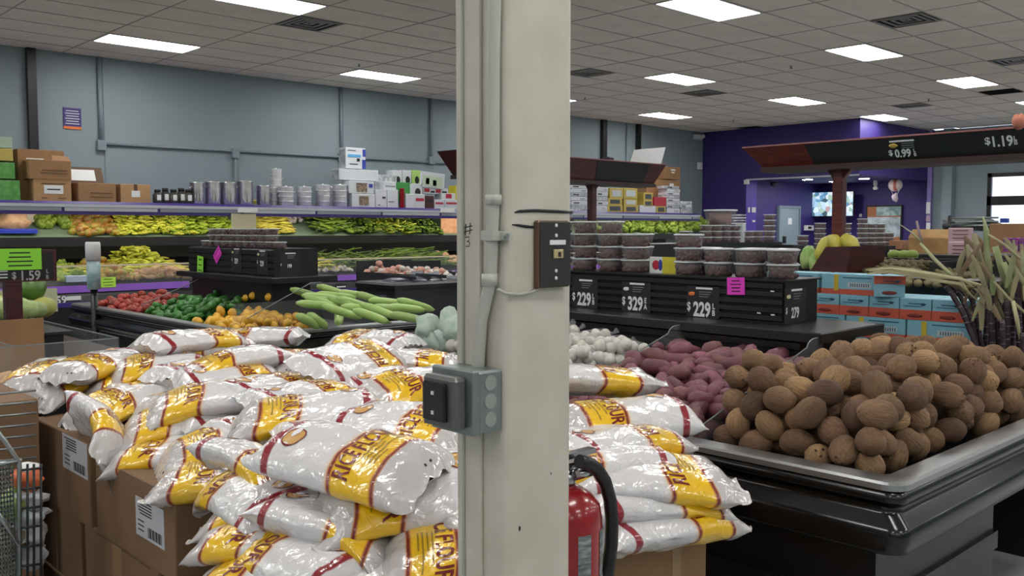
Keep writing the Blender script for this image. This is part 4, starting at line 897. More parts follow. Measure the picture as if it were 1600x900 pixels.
def sgn(px, txt, unit, size=.07, pic=None):
    t = yS - ray(px, 235, 0, XS).y; c = (t, -.012 + .03, (zS0 + zS1) / 2 - .012)
    # face leans: build frame on it
    sl = math.atan2(.12 * .6, zS1 - zS0); R_ = Mx.to_3x3()
    exv = R_ @ Vector((1, 0, 0)); nv = R_ @ Vector((0, -math.cos(sl), -math.sin(sl))); o = Mx @ Vector((t, .12 * .6 * .5 - .009, (zS0 + zS1) / 2 - (.034 if pic else .0)))
    M = frame(o, exv, nv)
    lettering('$', size * .7, M @ Matrix.Translation((-.075, .008, 0)), M_whitep, e); lettering(txt, size, M, M_whitep, e, bold=.03, sx=.8)
    for k, c_ in enumerate(unit): lettering(c_, size * .42, M @ Matrix.Translation((.072, .015 - .026 * k, 0)), M_whitep, e)
    if pic:
        MB().ball((0, 0, 0), .026, .014, .002, 10, 5, M @ Matrix.Translation((-.05, .055, 0)), wob=.4, seed=2).build('picture', pic, e)
        MB().box(-.07, .08, .078, .088, -.001, .001, M).build('title_line', M_whitep, e)
        for k in range(3): MB().box(0, .075, .064 - .014 * k, .068 - .014 * k, -.001, .001, M).build('small_print', MATS['grey_print'], e)
sgn(1408, '0.99', 'LB', .072, mat('mango_print', 'd0b050', .5)); sgn(1562, '1.19', 'LB', .088)
p = ray(1592, 190, 0, XS - .3); tag(MB().ball(p, .03, .03, .04, 10, 8, wob=.5, seed=2).build('paper_flower', mat('salmon_paper', 'c07860', .6)), 'blurred reddish blob hanging at the right picture edge', 'decoration')
# far sign, across
Yf = 6.0; xa = ray(724, 250, 1, Yf).x; xb = ray(1041, 256, 1, Yf).x; z1s = ray(970, 252, 1, Yf).z; z0s = ray(970, 284, 1, Yf).z
e2, Mx2, fp2 = canopy((xa, Yf), 0, xb - xa, z0s, z1s, .12, M_maroon, 'maroon overhead sign with black board behind the column', ray(925, 290, 1, Yf + .18).x - xa, (ray(934, 256, 1, Yf).x - xa, ray(1016, 256, 1, Yf).x - xa), 1.0, .36)
pl = empty('foam_sheet', (ray(984, 256, 1, Yf + .2).x, Yf + .2, z1s), label='white foam board lying tilted on top of the maroon sign', cat='board', rot=(0, 0, 0))
q0, q1, q2, q3 = [ray(px, py, 1, Yf + .2) - pl.location for px, py in ((986, 256), (1033, 256), (1040, 230), (993, 234))]
MB().add([tuple(q0), tuple(q1), tuple(q2), tuple(q3)] + [tuple(q + Vector((0, .02, 0))) for q in (q0, q1, q2, q3)], [(0, 1, 2, 3), (7, 6, 5, 4), (0, 4, 5, 1), (1, 5, 6, 2), (2, 6, 7, 3), (3, 7, 4, 0)]).build('foam_board', M_white, pl)
p = ray(950, 246, 1, Yf + .15); tag(MB().bbox(p.x - .04, p.x + .04, Yf + .1, Yf + .2, z1s, z1s + .05, .01).build('small_dark_box', M_dgrey), 'tiny dark box lying on top of the maroon sign', 'box')
# base island for that sign: tubs seen far behind (px 905-1240)
# ---------------- middle island: tomatoes, peppers, lemons, long gourds ----------------
ca, cb, cc = ray(655, 497, 2, .83), ray(300, 514, 2, .83), ray(135, 474, 2, .83)
MX, MY = 3.2, ca.y - .18; MW, MD = ca.x - MX, cc.y - MY + .1
mi = empty('fruit_island', (MX, MY, 0), label='black island bin holding tomatoes, green peppers, lemons and long gourds', cat='display bin')
island_body(mi, MW, MD)
Ra, Rb = ray(430, 430, 0, MX + .72), ray(297, 420, 0, MX + .72)
ry0, ry1, rx = Ra.y - MY, Rb.y - MY, .72
zb_, zt_ = 1.19, 1.43
MB().box(rx, rx + .42, ry0, ry1, zb_, zt_).build('riser_box', M_black, mi); slat_panel(mi, rx, ry0, ry1, zb_ + .005, zt_ - .004, 4)
MB().bbox(rx - .1, rx + .55, ry0 - .12, ry1 + .1, zb_ - .05, zb_, .006).build('shelf_slab', M_black, mi)
MB().box(rx + .02, rx + .4, ry0 + .1, ry1, .72, zb_ - .05).build('pedestal', M_black, mi)
xm = MX + rx - .014
T2 = tub_meshes(.062, .058)
n0 = 11
for j in range(3):
    for k in range(11 if j == 0 else 9):
        y = MY + ry0 + .1 + (ry1 - ry0 - .15) * (k + (.0 if j == 0 else .9)) / 11
        for q in range(1 if j else 1): tub(T2, MX + rx + .1, y, zt_ + .0 + j * .058, 'clear date tub on the middle island, %s layer, place %s from the near end' % (['lowest', 'second', 'top'][j], ['one', 'two', 'three', 'four', 'five', 'six', 'seven', 'eight', 'nine', 'ten', 'eleven'][k]), 'date tubs on the middle island')
card(340, 398, .15, .1, 0, xm - .002, M_pink, 'crooked magenta card on the middle riser', 2, nrm=(-1, 0, 0), ex=(0, -1, 0), tilt=.7)
card(313, 414, .13, .17, 0, xm - .02, M_lime, 'lime green card hanging at the far end of the middle riser', 3, nrm=(-1, 0, 0), ex=(0, -1, 0), tilt=-.1)
for k, (px, py) in enumerate(((366, 399), (406, 403))):
    e = price(xm, px, py + 8, ['329', '229'][k], '', 'blurred price sign on the middle riser, %s' % ['farther one', 'nearer one'][k], MATS['cream_picture'], h=.05)
price(MY + ry0 - .002, 446, 415, '199', '', 'blurred dark price sign on the near end of the middle riser', ax=1, ex=(1, 0, 0), ez=(0, -1, 0), h=.035)
M_tom = mat('tomato_skin', 'a83a34', .3, col2='94402e', vscale=8, objrand=.2); M_pep = mat('green_pepper_skin', '3f7a33', .35, col2='2f6428', vscale=8, objrand=.25); M_lem = mat('lemon_skin', 'e2b43c', .4, col2='d6a22e', vscale=8, bump=.1, bscale=120, objrand=.12)
tomm = [wob_mesh('tomato', M_tom, .042, .042, .036, 10, 7, .12, s) for s in (1, 2)]; pepm = [bent('pepper', M_pep, .13, .03, .06, 8, seg=6, taper=.3), bent('pepper', M_pep, .11, .033, -.04, 8, seg=6, taper=.4)]; lemm = [MB().lathe([(.003, -.046), (.012, -.041), (.028, -.026), (.035, 0), (.028, .026), (.012, .041), (.003, .046)], 10).mesh('lemon', M_lem)]
def isl_top(x, y): return .86 + .26 * min(1, max(0, x - MX - .08) / .85) ** .9
calyx = MB().ball((0, 0, .036), .014, .014, .003, 5, 3, wob=.8).mesh('calyx', M_pep)
for nm, mm, ya, yb, rad, nn, lab, cat_, grp in (('tomato', tomm, 8.45, MY + MD - .3, .04, 210, 'red tomato in the heap at the far end of the middle island', 'tomato', 'tomatoes on the middle island'),
                                  ('green_pepper', pepm, 7.5, 8.5, .038, 240, 'glossy green pepper in the heap between tomatoes and lemons', 'pepper', 'green peppers on the middle island'),
                                  ('lemon', lemm, 6.46, 7.45, .036, 190, 'yellow lemon in the heap at the near left of the middle island', 'lemon', 'lemons on the middle island')):
    for (x, y, z, r) in drop_pile(MX + .08, MX + rx + .1, ya, yb, lambda x, y: .74, isl_top, rad, nn, tries=3, seed=len(nm)):
        o = inst(nm, rnd.choice(mm), (x, y, z), (rnd.uniform(-.6, .6), rnd.uniform(-.6, .6), rnd.uniform(0, 6.3)) if nm != 'lemon' else (rnd.uniform(0, 3), rnd.uniform(0, 3), 0), rnd.uniform(.95, 1.15), label=lab, cat=cat_, group=grp)
for (px, py) in ((385, 466), (396, 462), (421, 464)):
    p = ray(px, py, 0, MX + .75); inst('lemon', lemm[0], p, (1.2, .3, 0), 1.1, label='lemon lying apart high on the tray by the divider', cat='lemon', group='stray lemons')
M_dk = mat('smoked_acrylic', '2a2d31', .15, alpha=.1)
def skew(e, y, x0, x1, z0, z1, z2, m=M_clear, mb=None):
    o = MB().prism([(x0, z0), (x1, z0), (x1, z2), (x1 - .1, z2), (x0 + .03, z1)], y - .003, y + .003, 1).build('divider', m, mb or e)
    MB().tube([(x0 + .03, y, z1), (x1 - .1, y, z2), (x1, y, z2)], .004, 5).build('divider_edge', M_edge, o)
skew(mi, 6.42 - MY, .08, rx + .05, .74, .92, 1.17, M_dk); skew(mi, 8.45 - MY, .08, rx + .05, .74, .9, 1.12, M_dk)
# long gourds on the near end
M_gd = mat('bottle_gourd_skin', '9dbb6e', .35, col2='8aab56', vscale=6, objrand=.15)
def gourd_mesh(L, bend, r):
    pts = []; rs = []
    for i in range(9):
        t = i / 8 - .5; pts.append((L * t, bend * L * (4 * t * t - 1), 0)); rs.append(r * (1 - .9 * abs(2 * t) ** 6) * (1 - .1 * t) if 0 < i < 8 else r * .35)
    return MB().tube(pts, rs, 12).mesh('bottle_gourd', M_gd)
gdm = [gourd_mesh(.30, .03, .03), gourd_mesh(.28, -.06, .031), gourd_mesh(.33, .0, .03)]
stem = MB().cyl((.142, 0, 0), (.16, 0, .004), .009, .006, 6).mesh('stem', mat('dry_stem', '7c7a4a', .7))
GL = ((655, 472, .95), (640, 492, .0), (600, 482, .25), (570, 478, .5), (560, 470, .7), (530, 458, .6), (545, 470, .2), (520, 467, .4), (505, 470, .65), (497, 460, .8), (515, 450, .5), (560, 456, .1), (590, 463, .3), (610, 468, .6), (480, 456, .9), (490, 472, .7), (585, 490, .3), (620, 478, .9), (540, 483, .5), (640, 478, .6))
for k, (px, py, a) in enumerate(GL):
    z = 1.0 + max(0, 490 - py) * .0022; p = ray(px - 6 + (10 if px < 520 else 0), py + 4, 2, z)
    e = inst('bottle_gourd', gdm[k % 3], p, (rnd.uniform(0, 3) if k % 3 == 2 else 0, .3 - .2 * (k % 2), -1.25 + a * .9), .98, label='long pale green gourd in the heap on the island\'s near end', cat='gourd', group='long green gourds in the heap'); inst('stem', stem, (0, 0, 0), parent=e)
for k, (p_, q_, lab) in enumerate((((463, 492), (500, 512), 'straight light green gourd, left one of the front pair'), ((480, 490), (512, 512), 'straight light green gourd, right one of the front pair'), ((525, 480), (527, 508), 'curved green gourd standing over the metal rim'))):
    P0, P1 = ray(*p_, 2, .98), ray(*q_, 2, .87); d = P1 - P0; c = (P0 + P1) / 2
    e = inst('bottle_gourd', gdm[0 if k < 2 else 1], c, d.to_track_quat('X', 'Z').to_euler(), 1, label=lab, cat='gourd'); e.scale = (d.length / .3, 1.15, 1.15)
g1 = MX + MW; 
MB().box(.1, MW - .1, .52, .526, .72, 1.02).build('clear_board', M_clear, mi)
# ---------------- black bin box right of the gourds, onion and garlic crates behind ----------------
q0 = ray(617, 447, 1, 7.4); q1 = ray(735, 450, 1, 7.4)
tb = empty('lidded_tote', (q0.x, 7.4, 0), label='big charcoal plastic tote with rounded lid left of the column', cat='bin')
w_ = q1.x - q0.x; zt2 = q0.z
MB().add([(.03, .03, 0), (w_ - .03, .03, 0), (w_ - .03, .6, 0), (.03, .6, 0), (0, 0, zt2), (w_, 0, zt2), (w_, .62, zt2), (0, .62, zt2)], [(3, 2, 1, 0), (0, 1, 5, 4), (1, 2, 6, 5), (2, 3, 7, 6), (3, 0, 4, 7), (4, 5, 6, 7)]).build('tub_body', M_dgrey, tb)
ld = MB().bbox(-.04, w_ + .04, -.04, .66, zt2 - .03, zt2 + .025, .02).build('lid', M_black, tb)
MB().ball((w_ / 2, .31, zt2 + .015), w_ * .42, .28, .06, 16, 8).build('lid_dome', mat('slate_plastic', '2b2e3c', .3), ld)
for k in range(3): MB().box(w_ * (.3 + .2 * k) - .01, w_ * (.3 + .2 * k) + .01, .05, .56, zt2 + .05, zt2 + .085).build('lid_rib', M_dgrey, ld)
for (ya, pxa, pxb, py, m_, nm, lab, cat_, nn, rad) in ((8.6, 625, 712, 424, [wob_mesh('onion', mat('pink_onion', 'cfa08e', .45, col2='b98474', vscale=12, objrand=.2), .045, .045, .04, 8, 6, .15, 2), wob_mesh('onion', V_white, .042, .042, .038, 8, 6, .1, 5)], 'onion', 'pale pink onion in the low crates behind the charcoal tote', 'onion', 120, .042), (8.3, 690, 760, 425, [wob_mesh('garlic_bulb', M_gar, .036, .036, .03, 8, 6, .2, 3)], 'garlic_bulb', 'white garlic bulb in the crate just left of the column', 'garlic', 110, .036)):
    a, b_ = ray(pxa, py, 1, ya), ray(pxb, py, 1, ya); z0 = a.z - .15
    cr = empty('crate_table', (a.x, ya, 0), label='low dark table with crate of %ss' % nm.replace('_', ' '), cat='crate'); W2 = b_.x - a.x
    MB().box(0, W2, 0, .9, 0, z0).build('table', M_black, cr); MB().box(0, W2, 0, .02, z0, z0 + .1).box(0, W2, .88, .9, z0, z0 + .25).box(0, .02, 0, .9, z0, z0 + .12).box(W2 - .02, W2, 0, .9, z0, z0 + .12).build('crate_walls', M_dgrey, cr)
    for (x, y, z, r) in drop_pile(a.x + .02, b_.x - .02, ya + .02, ya + .88, lambda x, y: z0, lambda x, y: z0 + .14 + (y - ya) * .3, rad, nn, tries=3, seed=nn): inst(nm, rnd.choice(m_), (x, y, z), (rnd.uniform(-.5, .5), rnd.uniform(-.5, .5), rnd.uniform(0, 6)), label=lab, cat=cat_, group=lab)
for k, (px, py) in enumerate(((652, 433), (678, 435), (706, 440))):
    p = ray(px, py, 1, 8.25); tag(MB().box(p.x - .08, p.x + .08, 8.25, 8.255, p.z - .09, p.z + .07).build('price_paper', mat('pale_grey_paper', 'aab2bd', .5)), 'pale price paper before the onion crates, %s' % ['left', 'middle', 'right'][k], 'price sign')
# ---------------- left island with sign, melons, clear boxes ----------------
LX0, LX1, LY0, LY1 = -.8, 2.42, 5.55, 8.6
li = empty('wooden_island', (LX0, LY0, 0), label='dark island at left with clear acrylic box rails', cat='display bin')
MB().box(0, LX1 - LX0, 0, LY1 - LY0, 0, .7).build('base', M_black, li); MB().bbox(-.04, LX1 - LX0 + .04, -.04, LY1 - LY0, .68, .74, .01).build('edge_board', mat('dark_maroon_wood', '3a1a18', .4), li)
pa, pb, pc_, pd = ray(0, 543, 1, 6.0), ray(140, 541, 1, 6.0), ray(188, 527, 1, 6.0), None
zc_ = ray(140, 541, 1, 6.0).z
X2 = 2.3
def pane(e, x0, x1, y0, y1, z0, z1, nm='acrylic_wall', m=M_clear):
    o = MB().box(x0, x1, y0, y1, z0, z1).build(nm, m, e)
    if x1 - x0 > y1 - y0: MB().box(x0, x1, y0, y1, z1, z1 + .006).build('acrylic_edge', M_edge, o)
    else: MB().box(x0, x1, y0, y1, z1, z1 + .006).build('acrylic_edge', M_edge, o)
    return o
zt3 = 1.0
E0 = ray(186, 529, 2, zt3); ex_, ey_ = E0.x - LX0, E0.y - LY0
pane(li, 0, ex_, ey_, ey_ + .006, .74, zt3); pane(li, ex_ - .006, ex_, ey_, ey_ + 1.9, .74, zt3)
mp_ = ray(140, 541, 2, zt3); pane(li, mp_.x - LX0 - .3, mp_.x - LX0 - .294, ey_, ey_ + 1.2, .74, zt3 + .0)
fy = ray(60, 520, 2, 1.05)
MB().box(0, ex_ - .22, ey_ + .55, ey_ + .56, .74, 1.09).build('cardboard_back', M_card, li)
MB().box(0, ex_ - .1, ey_ + .6, ey_ + 2.0, .74, .985).build('inner_box', M_black, li)
MB().box(0, ex_ - .05, ey_ + .58, ey_ + 2.1, .985, 1.0).build('tray_lip', M_dgrey, li)
# melons and wrapped cabbages on the tray
M_mel = mat('watermelon_rind', '5d8238', .35, col2='4a6e2e', vscale=10); M_cab = mat('cabbage_leaf', 'a9b77c', .5, col2='8ea266', vscale=10, objrand=.15); M_yel = mat('yellow_melon', 'b9b662', .45, col2='9aa356', vscale=8, objrand=.1)
def fr(px, py, r, m, nm, lab, Yd=6.9, g=None, sq=1):
    p = ray(px, py, 1, Yd); p.z = (1.19 if nm == 'green_melon' else p.z); p.z = max(p.z, 1.0 + r * sq * .8); inst(nm, MB().ball((0, 0, 0), r, r, r * sq, 18, 12, wob=.08, seed=px).mesh(nm, m), p, label=lab, cat='melon' if 'melon' in nm else 'vegetable', group=g)
fr(52, 478, .088, M_mel, 'green_melon', 'round green melon on top of the pale ones', 6.9)
for k, (px, py, r, m) in enumerate(((45, 498, .08, M_cab), (68, 495, .085, M_yel), (30, 500, .09, M_cab), (0, 485, .1, M_yel), (12, 500, .1, M_cab), (-20, 495, .1, M_yel), (58, 503, .07, M_cab))): fr(px, py, r, m, 'pale_melon', 'pale melon or wrapped cabbage, %s of the row on the tray' % ['fourth', 'rightmost', 'third', 'first', 'second', 'hidden left', 'fifth'][k], 6.75 + .1 * (k % 2), 'pale melons on the tray', .85)
q = ray(60, 500, 1, 7.05); MB().box(q.x - LX0 - .5, ray(85, 490, 1, 7.2).x - LX0, 7.12 - LY0, 7.13 - LY0, 1.0, 1.17).build('pale_carton_back', mat('pale_green_card', 'b7bd9a', .6), li)
fr(38, 462, .06, M_yel, 'pale_melon', 'small pale melon behind the sign post', 7.1)
# ginger in lower clear tray and a plastic bag
for k, (px, py) in enumerate(((4, 552), (12, 560), (3, 564), (10, 549), (40, 563), (50, 566))):
    p = ray(px, py, 1, ey_ + LY0 + .15); p.z = .80; inst('ginger_root', Kmesh['ginger'][k % 2], p, (0, 0, k), 1.3, label='pale ginger root in the clear tray at far left', cat='root', group='ginger roots in the clear tray')
p = ray(112, 556, 1, ey_ + LY0 + .2); tag(MB().ball((p.x, p.y, .80), .15, .1, .06, 14, 9, wob=.7, seed=6).build('plastic_bag', mat('clear_bag', '9fb3a8', .2, alpha=.5)), 'crumpled clear plastic bag in the left tray', 'bag')
# sign on post
YP = 5.9; sa, sb2 = ray(-70, 392, 1, YP), ray(88, 392, 1, YP); sz0 = ray(20, 441, 1, YP).z
sp_ = empty('price_sign', (sa.x, YP, 0), label='black framed price board reading $1.59 on a maroon post', cat='price sign')
W3 = sb2.x - sa.x; SZ = sa.z
MB().bbox(0, W3, 0, .03, sz0, SZ, .004).build('frame', M_maroon, sp_); MB().box(.02, W3 - .02, -.002, 0, sz0 + .014, SZ - .014).build('board', M_ink, sp_)
pp = ray(22, 450, 1, YP); MB().bbox(pp.x - sa.x - .045, pp.x - sa.x + .045, .0, .07, .74, sz0, .004).build('post', M_maroon, sp_)
def at3(px, py): q = ray(px, py, 1, YP - .004); return q - Vector((sa.x, YP, 0))
for s, px, py, sz in (('$', 22, 431, .055), ('1.59', 47, 431, .08), ('L', 74, 424, .034), ('B', 74, 433, .034)): lettering(s, sz, frame(at3(px, py), (1, 0, 0), (0, -1, 0)), mat('worn_white', 'a9a7a8', .5), sp_, sx=.85)
for k in range(3): a = at3(0, 424 + 5 * k); MB().box(a.x - .05, a.x + .04, -.004, -.002, a.z - .004, a.z + .003).build('small_print', M_white, sp_)
gc = card(31, 405, .235, .125, 1, YP - .012, M_lime, 'large lime green card with handwriting on the $1.59 board', 4)
# spray bottle / tube stack standing at the bin rail
p = ray(147, 452, 0, MX + .0); zt4 = ray(147, 378, 0, MX).z
by = ray(147, 452, 1, 9.3); zt4 = ray(147, 378, 1, 9.3).z; r = (ray(158, 400, 1, 9.3).x - ray(136, 400, 1, 9.3).x) / 2 * 1.05
bt = empty('bag_roll_dispenser', (by.x, 9.3, 0), label='tall pale cylinder of teal printed bags standing on a pole', cat='dispenser')
MB().cyl((0, 0, 0), (0, 0, by.z), .035, n=10).build('pole', M_black, bt); MB().cyl((0, 0, by.z), (0, 0, zt4 - .18), r * .9, n=20).build('roll', mat('teal_printed_roll', 'a9b9bc', .4, col2='7fa3a6', vscale=14), bt); MB().lathe([(r, zt4 - .18), (r, zt4 - .02), (r * .9, zt4)], 20).build('cap', M_white, bt)
p = ray(124, 437, 1, 11.97); tag(MB().bbox(p.x - .13, p.x + .13, 12.03, 12.2, p.z - .03, p.z + .05, .01).build('white_tray', mat('pale_blue_tray', 'b9cbe0', .4)), 'small pale blue tray behind the printed roll', 'tray')
# lettuce in clear bags near the column
M_lt = mat('bagged_lettuce', 'a3bba6', .35, col2='c3d3cb', vscale=9, alpha=.9, bump=.4, bscale=18)
for k, (px, py, sc_) in enumerate(((668, 510, .11), (702, 503, .12), (685, 522, .1), (716, 514, .11), (700, 527, .12), (718, 530, .12), (676, 528, .1))):
    p = ray(px, py, 0, 3.05 + .05 * (k % 3)); b = MB()
    b.ball((0, 0, -.03), sc_ * .68, sc_ * .5, sc_ * .72, 12, 9, wob=.9, seed=k + 3); e = inst('bagged_lettuce', b.mesh('bagged_lettuce', M_lt), p, (0, 0, k), label='bagged pale lettuce left of the column, %s' % ['leftmost tall one', 'topmost one', 'lower middle', 'right upper', 'centre low', 'right low', 'left low'][k], cat='lettuce')
# ---------------- drink cartons ----------------
M_cb = mat('carton_blue', '84bacd', .45, vary=.06, vscale=20); M_co = mat('carton_orange', 'c9604c', .45, vary=.1, vscale=20); M_cy = mat('carton_yellow', 'c9b23c', .5); M_cw = mat('carton_white', 'b9c6cc', .5); M_cd = mat('carton_dark_print', '27506e', .5); M_ct = mat('carton_top', 'a8b8be', .4)
XC = 5.0; hb = .118
def cut(L, long_, red_low=True):
    D_ = .34 if not long_ else .17
    bod = MB().bbox(0, D_, 0, L - .004, 0, hb - .002, .003).mesh('carton', M_cb)
    parts = [('carton', bod)]
    z0, z1 = (.0, .054) if red_low else (hb - .048, hb - .003)
    parts.append(('orange_band', MB().box(-.0015, D_ + .0015, -.0015, L - .0025, z0, z0 + .03 if long_ else z1).mesh('orange_band', M_co)))
    b = MB()
    if long_:
        parts.append(('yellow_strip', MB().box(-.003, -.0015, L * .68, L * .76, .02, hb - .006).mesh('yellow_strip', M_cy)))
        parts.append(('white_label', MB().box(-.003, -.0015, L * .12, L * .52, .038, .07).mesh('white_label', M_cw)))
        for k in range(9): b.box(-.0038, -.003, L * (.15 + .038 * k), L * (.165 + .038 * k), .044, .064)
        b.box(-.003, -.0015, L * .1, L * .6, hb - .024, hb - .019)
    else:
        b.ball((-.002, L * .5, .022), .0015, L * .32, .014, 8, 5); parts.append(('brown_picture', MB().ball((-.003, L * .5, .022), .0015, L * .25, .011, 8, 5).mesh('brown_picture', mat('brown_print', '7a2f26', .5))))
        b = MB(); b.box(-.003, -.0015, L * .15, L * .7, .085, .09).ball((-.002, L * .25, .085), .001, L * .09, .008, 6, 4).box(-.003, -.0015, L * .3, L * .85, .072, .075)
    parts.append(('print_lines', b.mesh('print_lines', M_cd))); return parts
cs, cl = cut(.172, False), cut(.344, True)
def carton(parts, y, z, lab, dx=0):
    e = empty('drink_carton', (XC + dx, y, z), rz=rnd.uniform(-.01, .01), label=lab, cat='carton', group='blue and orange drink cartons')
    for nm, me in parts: inst(nm, me, (0, 0, 0), parent=e)
    return e
zc = ray(1380, 546 , 0, XC).z
ztop = ray(1380, 463, 0, XC).z     # top of the second visible row (small fronts)
yR = ray(1508, 480, 0, XC).y
OR = ['first', 'second', 'third', 'fourth', 'fifth', 'sixth', 'seventh', 'eighth', 'ninth', 'tenth']
row0 = ztop - hb
for k in range(8): carton(cs, yR + k * .174, row0, 'short-ended carton, %s from the right, row of ends just below the top boxes' % OR[k])
for k in range(4): carton(cl, yR - .04 + k * .35, row0 - hb, 'long-side carton with yellow strip, %s from the right, row under the ends' % OR[k])
for r_ in range(1, 6):
    z = row0 - hb * (1 + r_)
    if z < .12: break
    if r_ % 2: 
        for k in range(8): carton(cs, yR - .0 + k * .174, z, 'short-ended carton, %s from the right, %s row of ends' % (OR[k], ['lower', 'lower', 'lower', 'lowest', 'bottom', 'bottom'][r_]))
    else:
        for k in range(4): carton(cl, yR - .04 + k * .35, z, 'long-side carton, %s from the right, %s' % (OR[k], 'lower hidden row' if r_ < 4 else 'bottom hidden row'))
yt = ray(1372, 440, 0, XC).y
carton(cl, yt, ztop, 'long top carton with yellow strip, left one on the stack'); carton(cl, yt + .36, ztop, 'long top carton cut off by the black riser')
ci = cut(.16, False, False); e = carton(ci, ray(1412, 445, 0, XC).y, ztop, 'upside-down top carton with orange band above, right one on the stack'); e.rotation_euler.z = .5; e.location.x += .02
pz = max(.0, row0 - hb * 7)
tag(MB().box(XC - .02, XC + .4, yR - .05, yR + 1.42, 0, .13).build('pallet_base', M_black), 'black low base under the drink carton stack', 'pallet')
# small items by the pedestal
# ---------------- dark produce stand behind the cartons: kiwis/small brown fruit, maroon hood, melons ----------------
YK = 0
kx = 5.55
ks_ = empty('produce_stand', (kx, 1.0, 0), label='dark wooden produce stand behind the drink cartons', cat='display stand')
zk = ray(1380, 428, 0, kx).z - .02; ya, yb = ray(1290, 420, 0, kx + .3).y, ray(1600, 420, 0, kx).y - .3
MB().box(0, .9, yb - 1.0, ya - 1.0 + .1, 0, zk).build('base', M_black, ks_)
zbk = ray(1420, 403, 0, kx + .75).z
MB().box(.72, .76, yb - 1, ya - 1.0 + .05, zk, zbk).build('back_board', M_liner, ks_); MB().box(.3, .74, ray(1425, 420, 0, kx).y - 1, ray(1425, 420, 0, kx).y - .98, zk, zbk - .01).build('partition', M_liner, ks_)
hd = ray(1345, 388, 0, kx + .1)
h0, h1, h2, h3 = [ray(a, b_, 0, kx - .1) - Vector((kx, 1.0, 0)) for a, b_ in ((1264, 426), (1290, 386), (1330, 385), (1322, 426))]
MB().add([tuple(h0), tuple(h1), tuple(h2), tuple(h3)] + [tuple(h + Vector((.5, 0, 0))) for h in (h0, h1, h2, h3)], [(0, 1, 2, 3), (7, 6, 5, 4), (0, 4, 5, 1), (1, 5, 6, 2), (2, 6, 7, 3), (3, 7, 4, 0)]).build('maroon_end', M_maroon, ks_)
kw = wob_mesh('brown_fruit', mat('brown_fruit_skin', '7d7450', .7, col2='655c40', vscale=20, objrand=.15), .026, .023, .022, 8, 6, .1, 2)
yk1, yk0 = ray(1305, 415, 0, kx + .4).y, ray(1415, 415, 0, kx + .2).y
for (x, y, z, r) in drop_pile(kx + .1, kx + .7, yk0, yk1, lambda x, y: zk, lambda x, y: zk + .035 + (x - kx) * .1, .024, 230, tries=3, seed=8): inst('brown_fruit', kw, (x, y, z), (0, 0, rnd.uniform(0, 6)), 1.1, label='small round olive brown fruit behind the blue cartons', cat='fruit', group='olive brown fruit')
yk1, yk0 = ray(1440, 430, 0, kx + .2).y, ray(1500, 430, 0, kx + .1).y
for (x, y, z, r) in drop_pile(kx - .1, kx + .5, yk0, yk1, lambda x, y: zk - .05, lambda x, y: zk + .01 + (x - kx) * .08, .024, 90, tries=3, seed=9): inst('brown_fruit', kw, (x, y, z), (0, 0, rnd.uniform(0, 6)), 1.1, label='small round olive brown fruit under the dry stalks', cat='fruit', group='olive brown fruit under stalks')
for k, (px, py, sx_, m_, lab) in enumerate(((1288, 388, .1, 'yg', 'yellow-green papaya leaning at the maroon end board'), (1262, 402, .085, 'g', 'green fruit low at the left of the maroon board'), (1275, 410, .09, 'g', 'pale green fruit between tubs and maroon board'), (1306, 380, .07, 'yg', 'yellow-green fruit top behind the board'), (1328, 380, .08, 'yg', 'yellow fruit right of the sign post'))):
    p = ray(px, py, 0, 5.75); tag(MB().ball((0, 0, 0), .055, .05, sx_, 12, 9, wob=.15, seed=k).build('papaya', mat('papaya_skin_' + m_, 'a8a23a' if m_ == 'yg' else '6f9a48', .4, col2='b9b04a' if m_ == 'yg' else '9ab06a', vscale=8), None, p, (.3 - .3 * k, .4, 0)), lab, 'fruit')
V_cal = mat('olive_lime_skin', '7f9440', .5)
for k, px in enumerate((1358, 1397, 1412, 1425)):
    p = ray(px, 398, 0, 6.5); tag(MB().ball(p, .045, .045, .035, 10, 8, wob=.1).build('green_fruit', V_cal), 'lime green fruit top over the dark back board, %s from the left' % OR[k], 'fruit')
# ---------------- far right: recess, screens, displays ----------------
def onwall(px0, px1, pyb, pyt, ax, v, dep, name, lab, cat, m, sgn=-1, sub=None):
    a, b_ = ray(px0, pyb, ax, v), ray(px1, pyt, ax, v); e = empty(name, a, label=lab, cat=cat)
    if ax == 1: W_, H_ = b_.x - a.x, b_.z - a.z; e.rotation_euler = (0, 0, 0)
    else: W_, H_ = a.y - b_.y, b_.z - a.z; e.rotation_euler = (0, 0, -PI / 2)
    MB().bbox(0, W_, -dep if ax == 1 else -dep, 0, 0, H_, .003).build('body', m, e)
    return e, W_, H_
for k, (x, y) in enumerate(((XW + .9, 11.0), (XW + 2.2, 11.0), (XW + 1.5, 9.9))):
    e = empty('recess_downlight', (x, y, ZS), label='round downlight under the purple bulkhead, %s' % ['near the trim', 'in the back', 'at the open side'][k], cat='ceiling light')
    MB().cyl((0, 0, -.004), (0, 0, -.012), .13, n=20).build('lamp_ring', M_frame, e); MB().cyl((0, 0, -.012), (0, 0, -.016), .11, n=20).build('lamp_lens', mat('downlight_lens', (1, .97, .95), .5, emit=110), e)
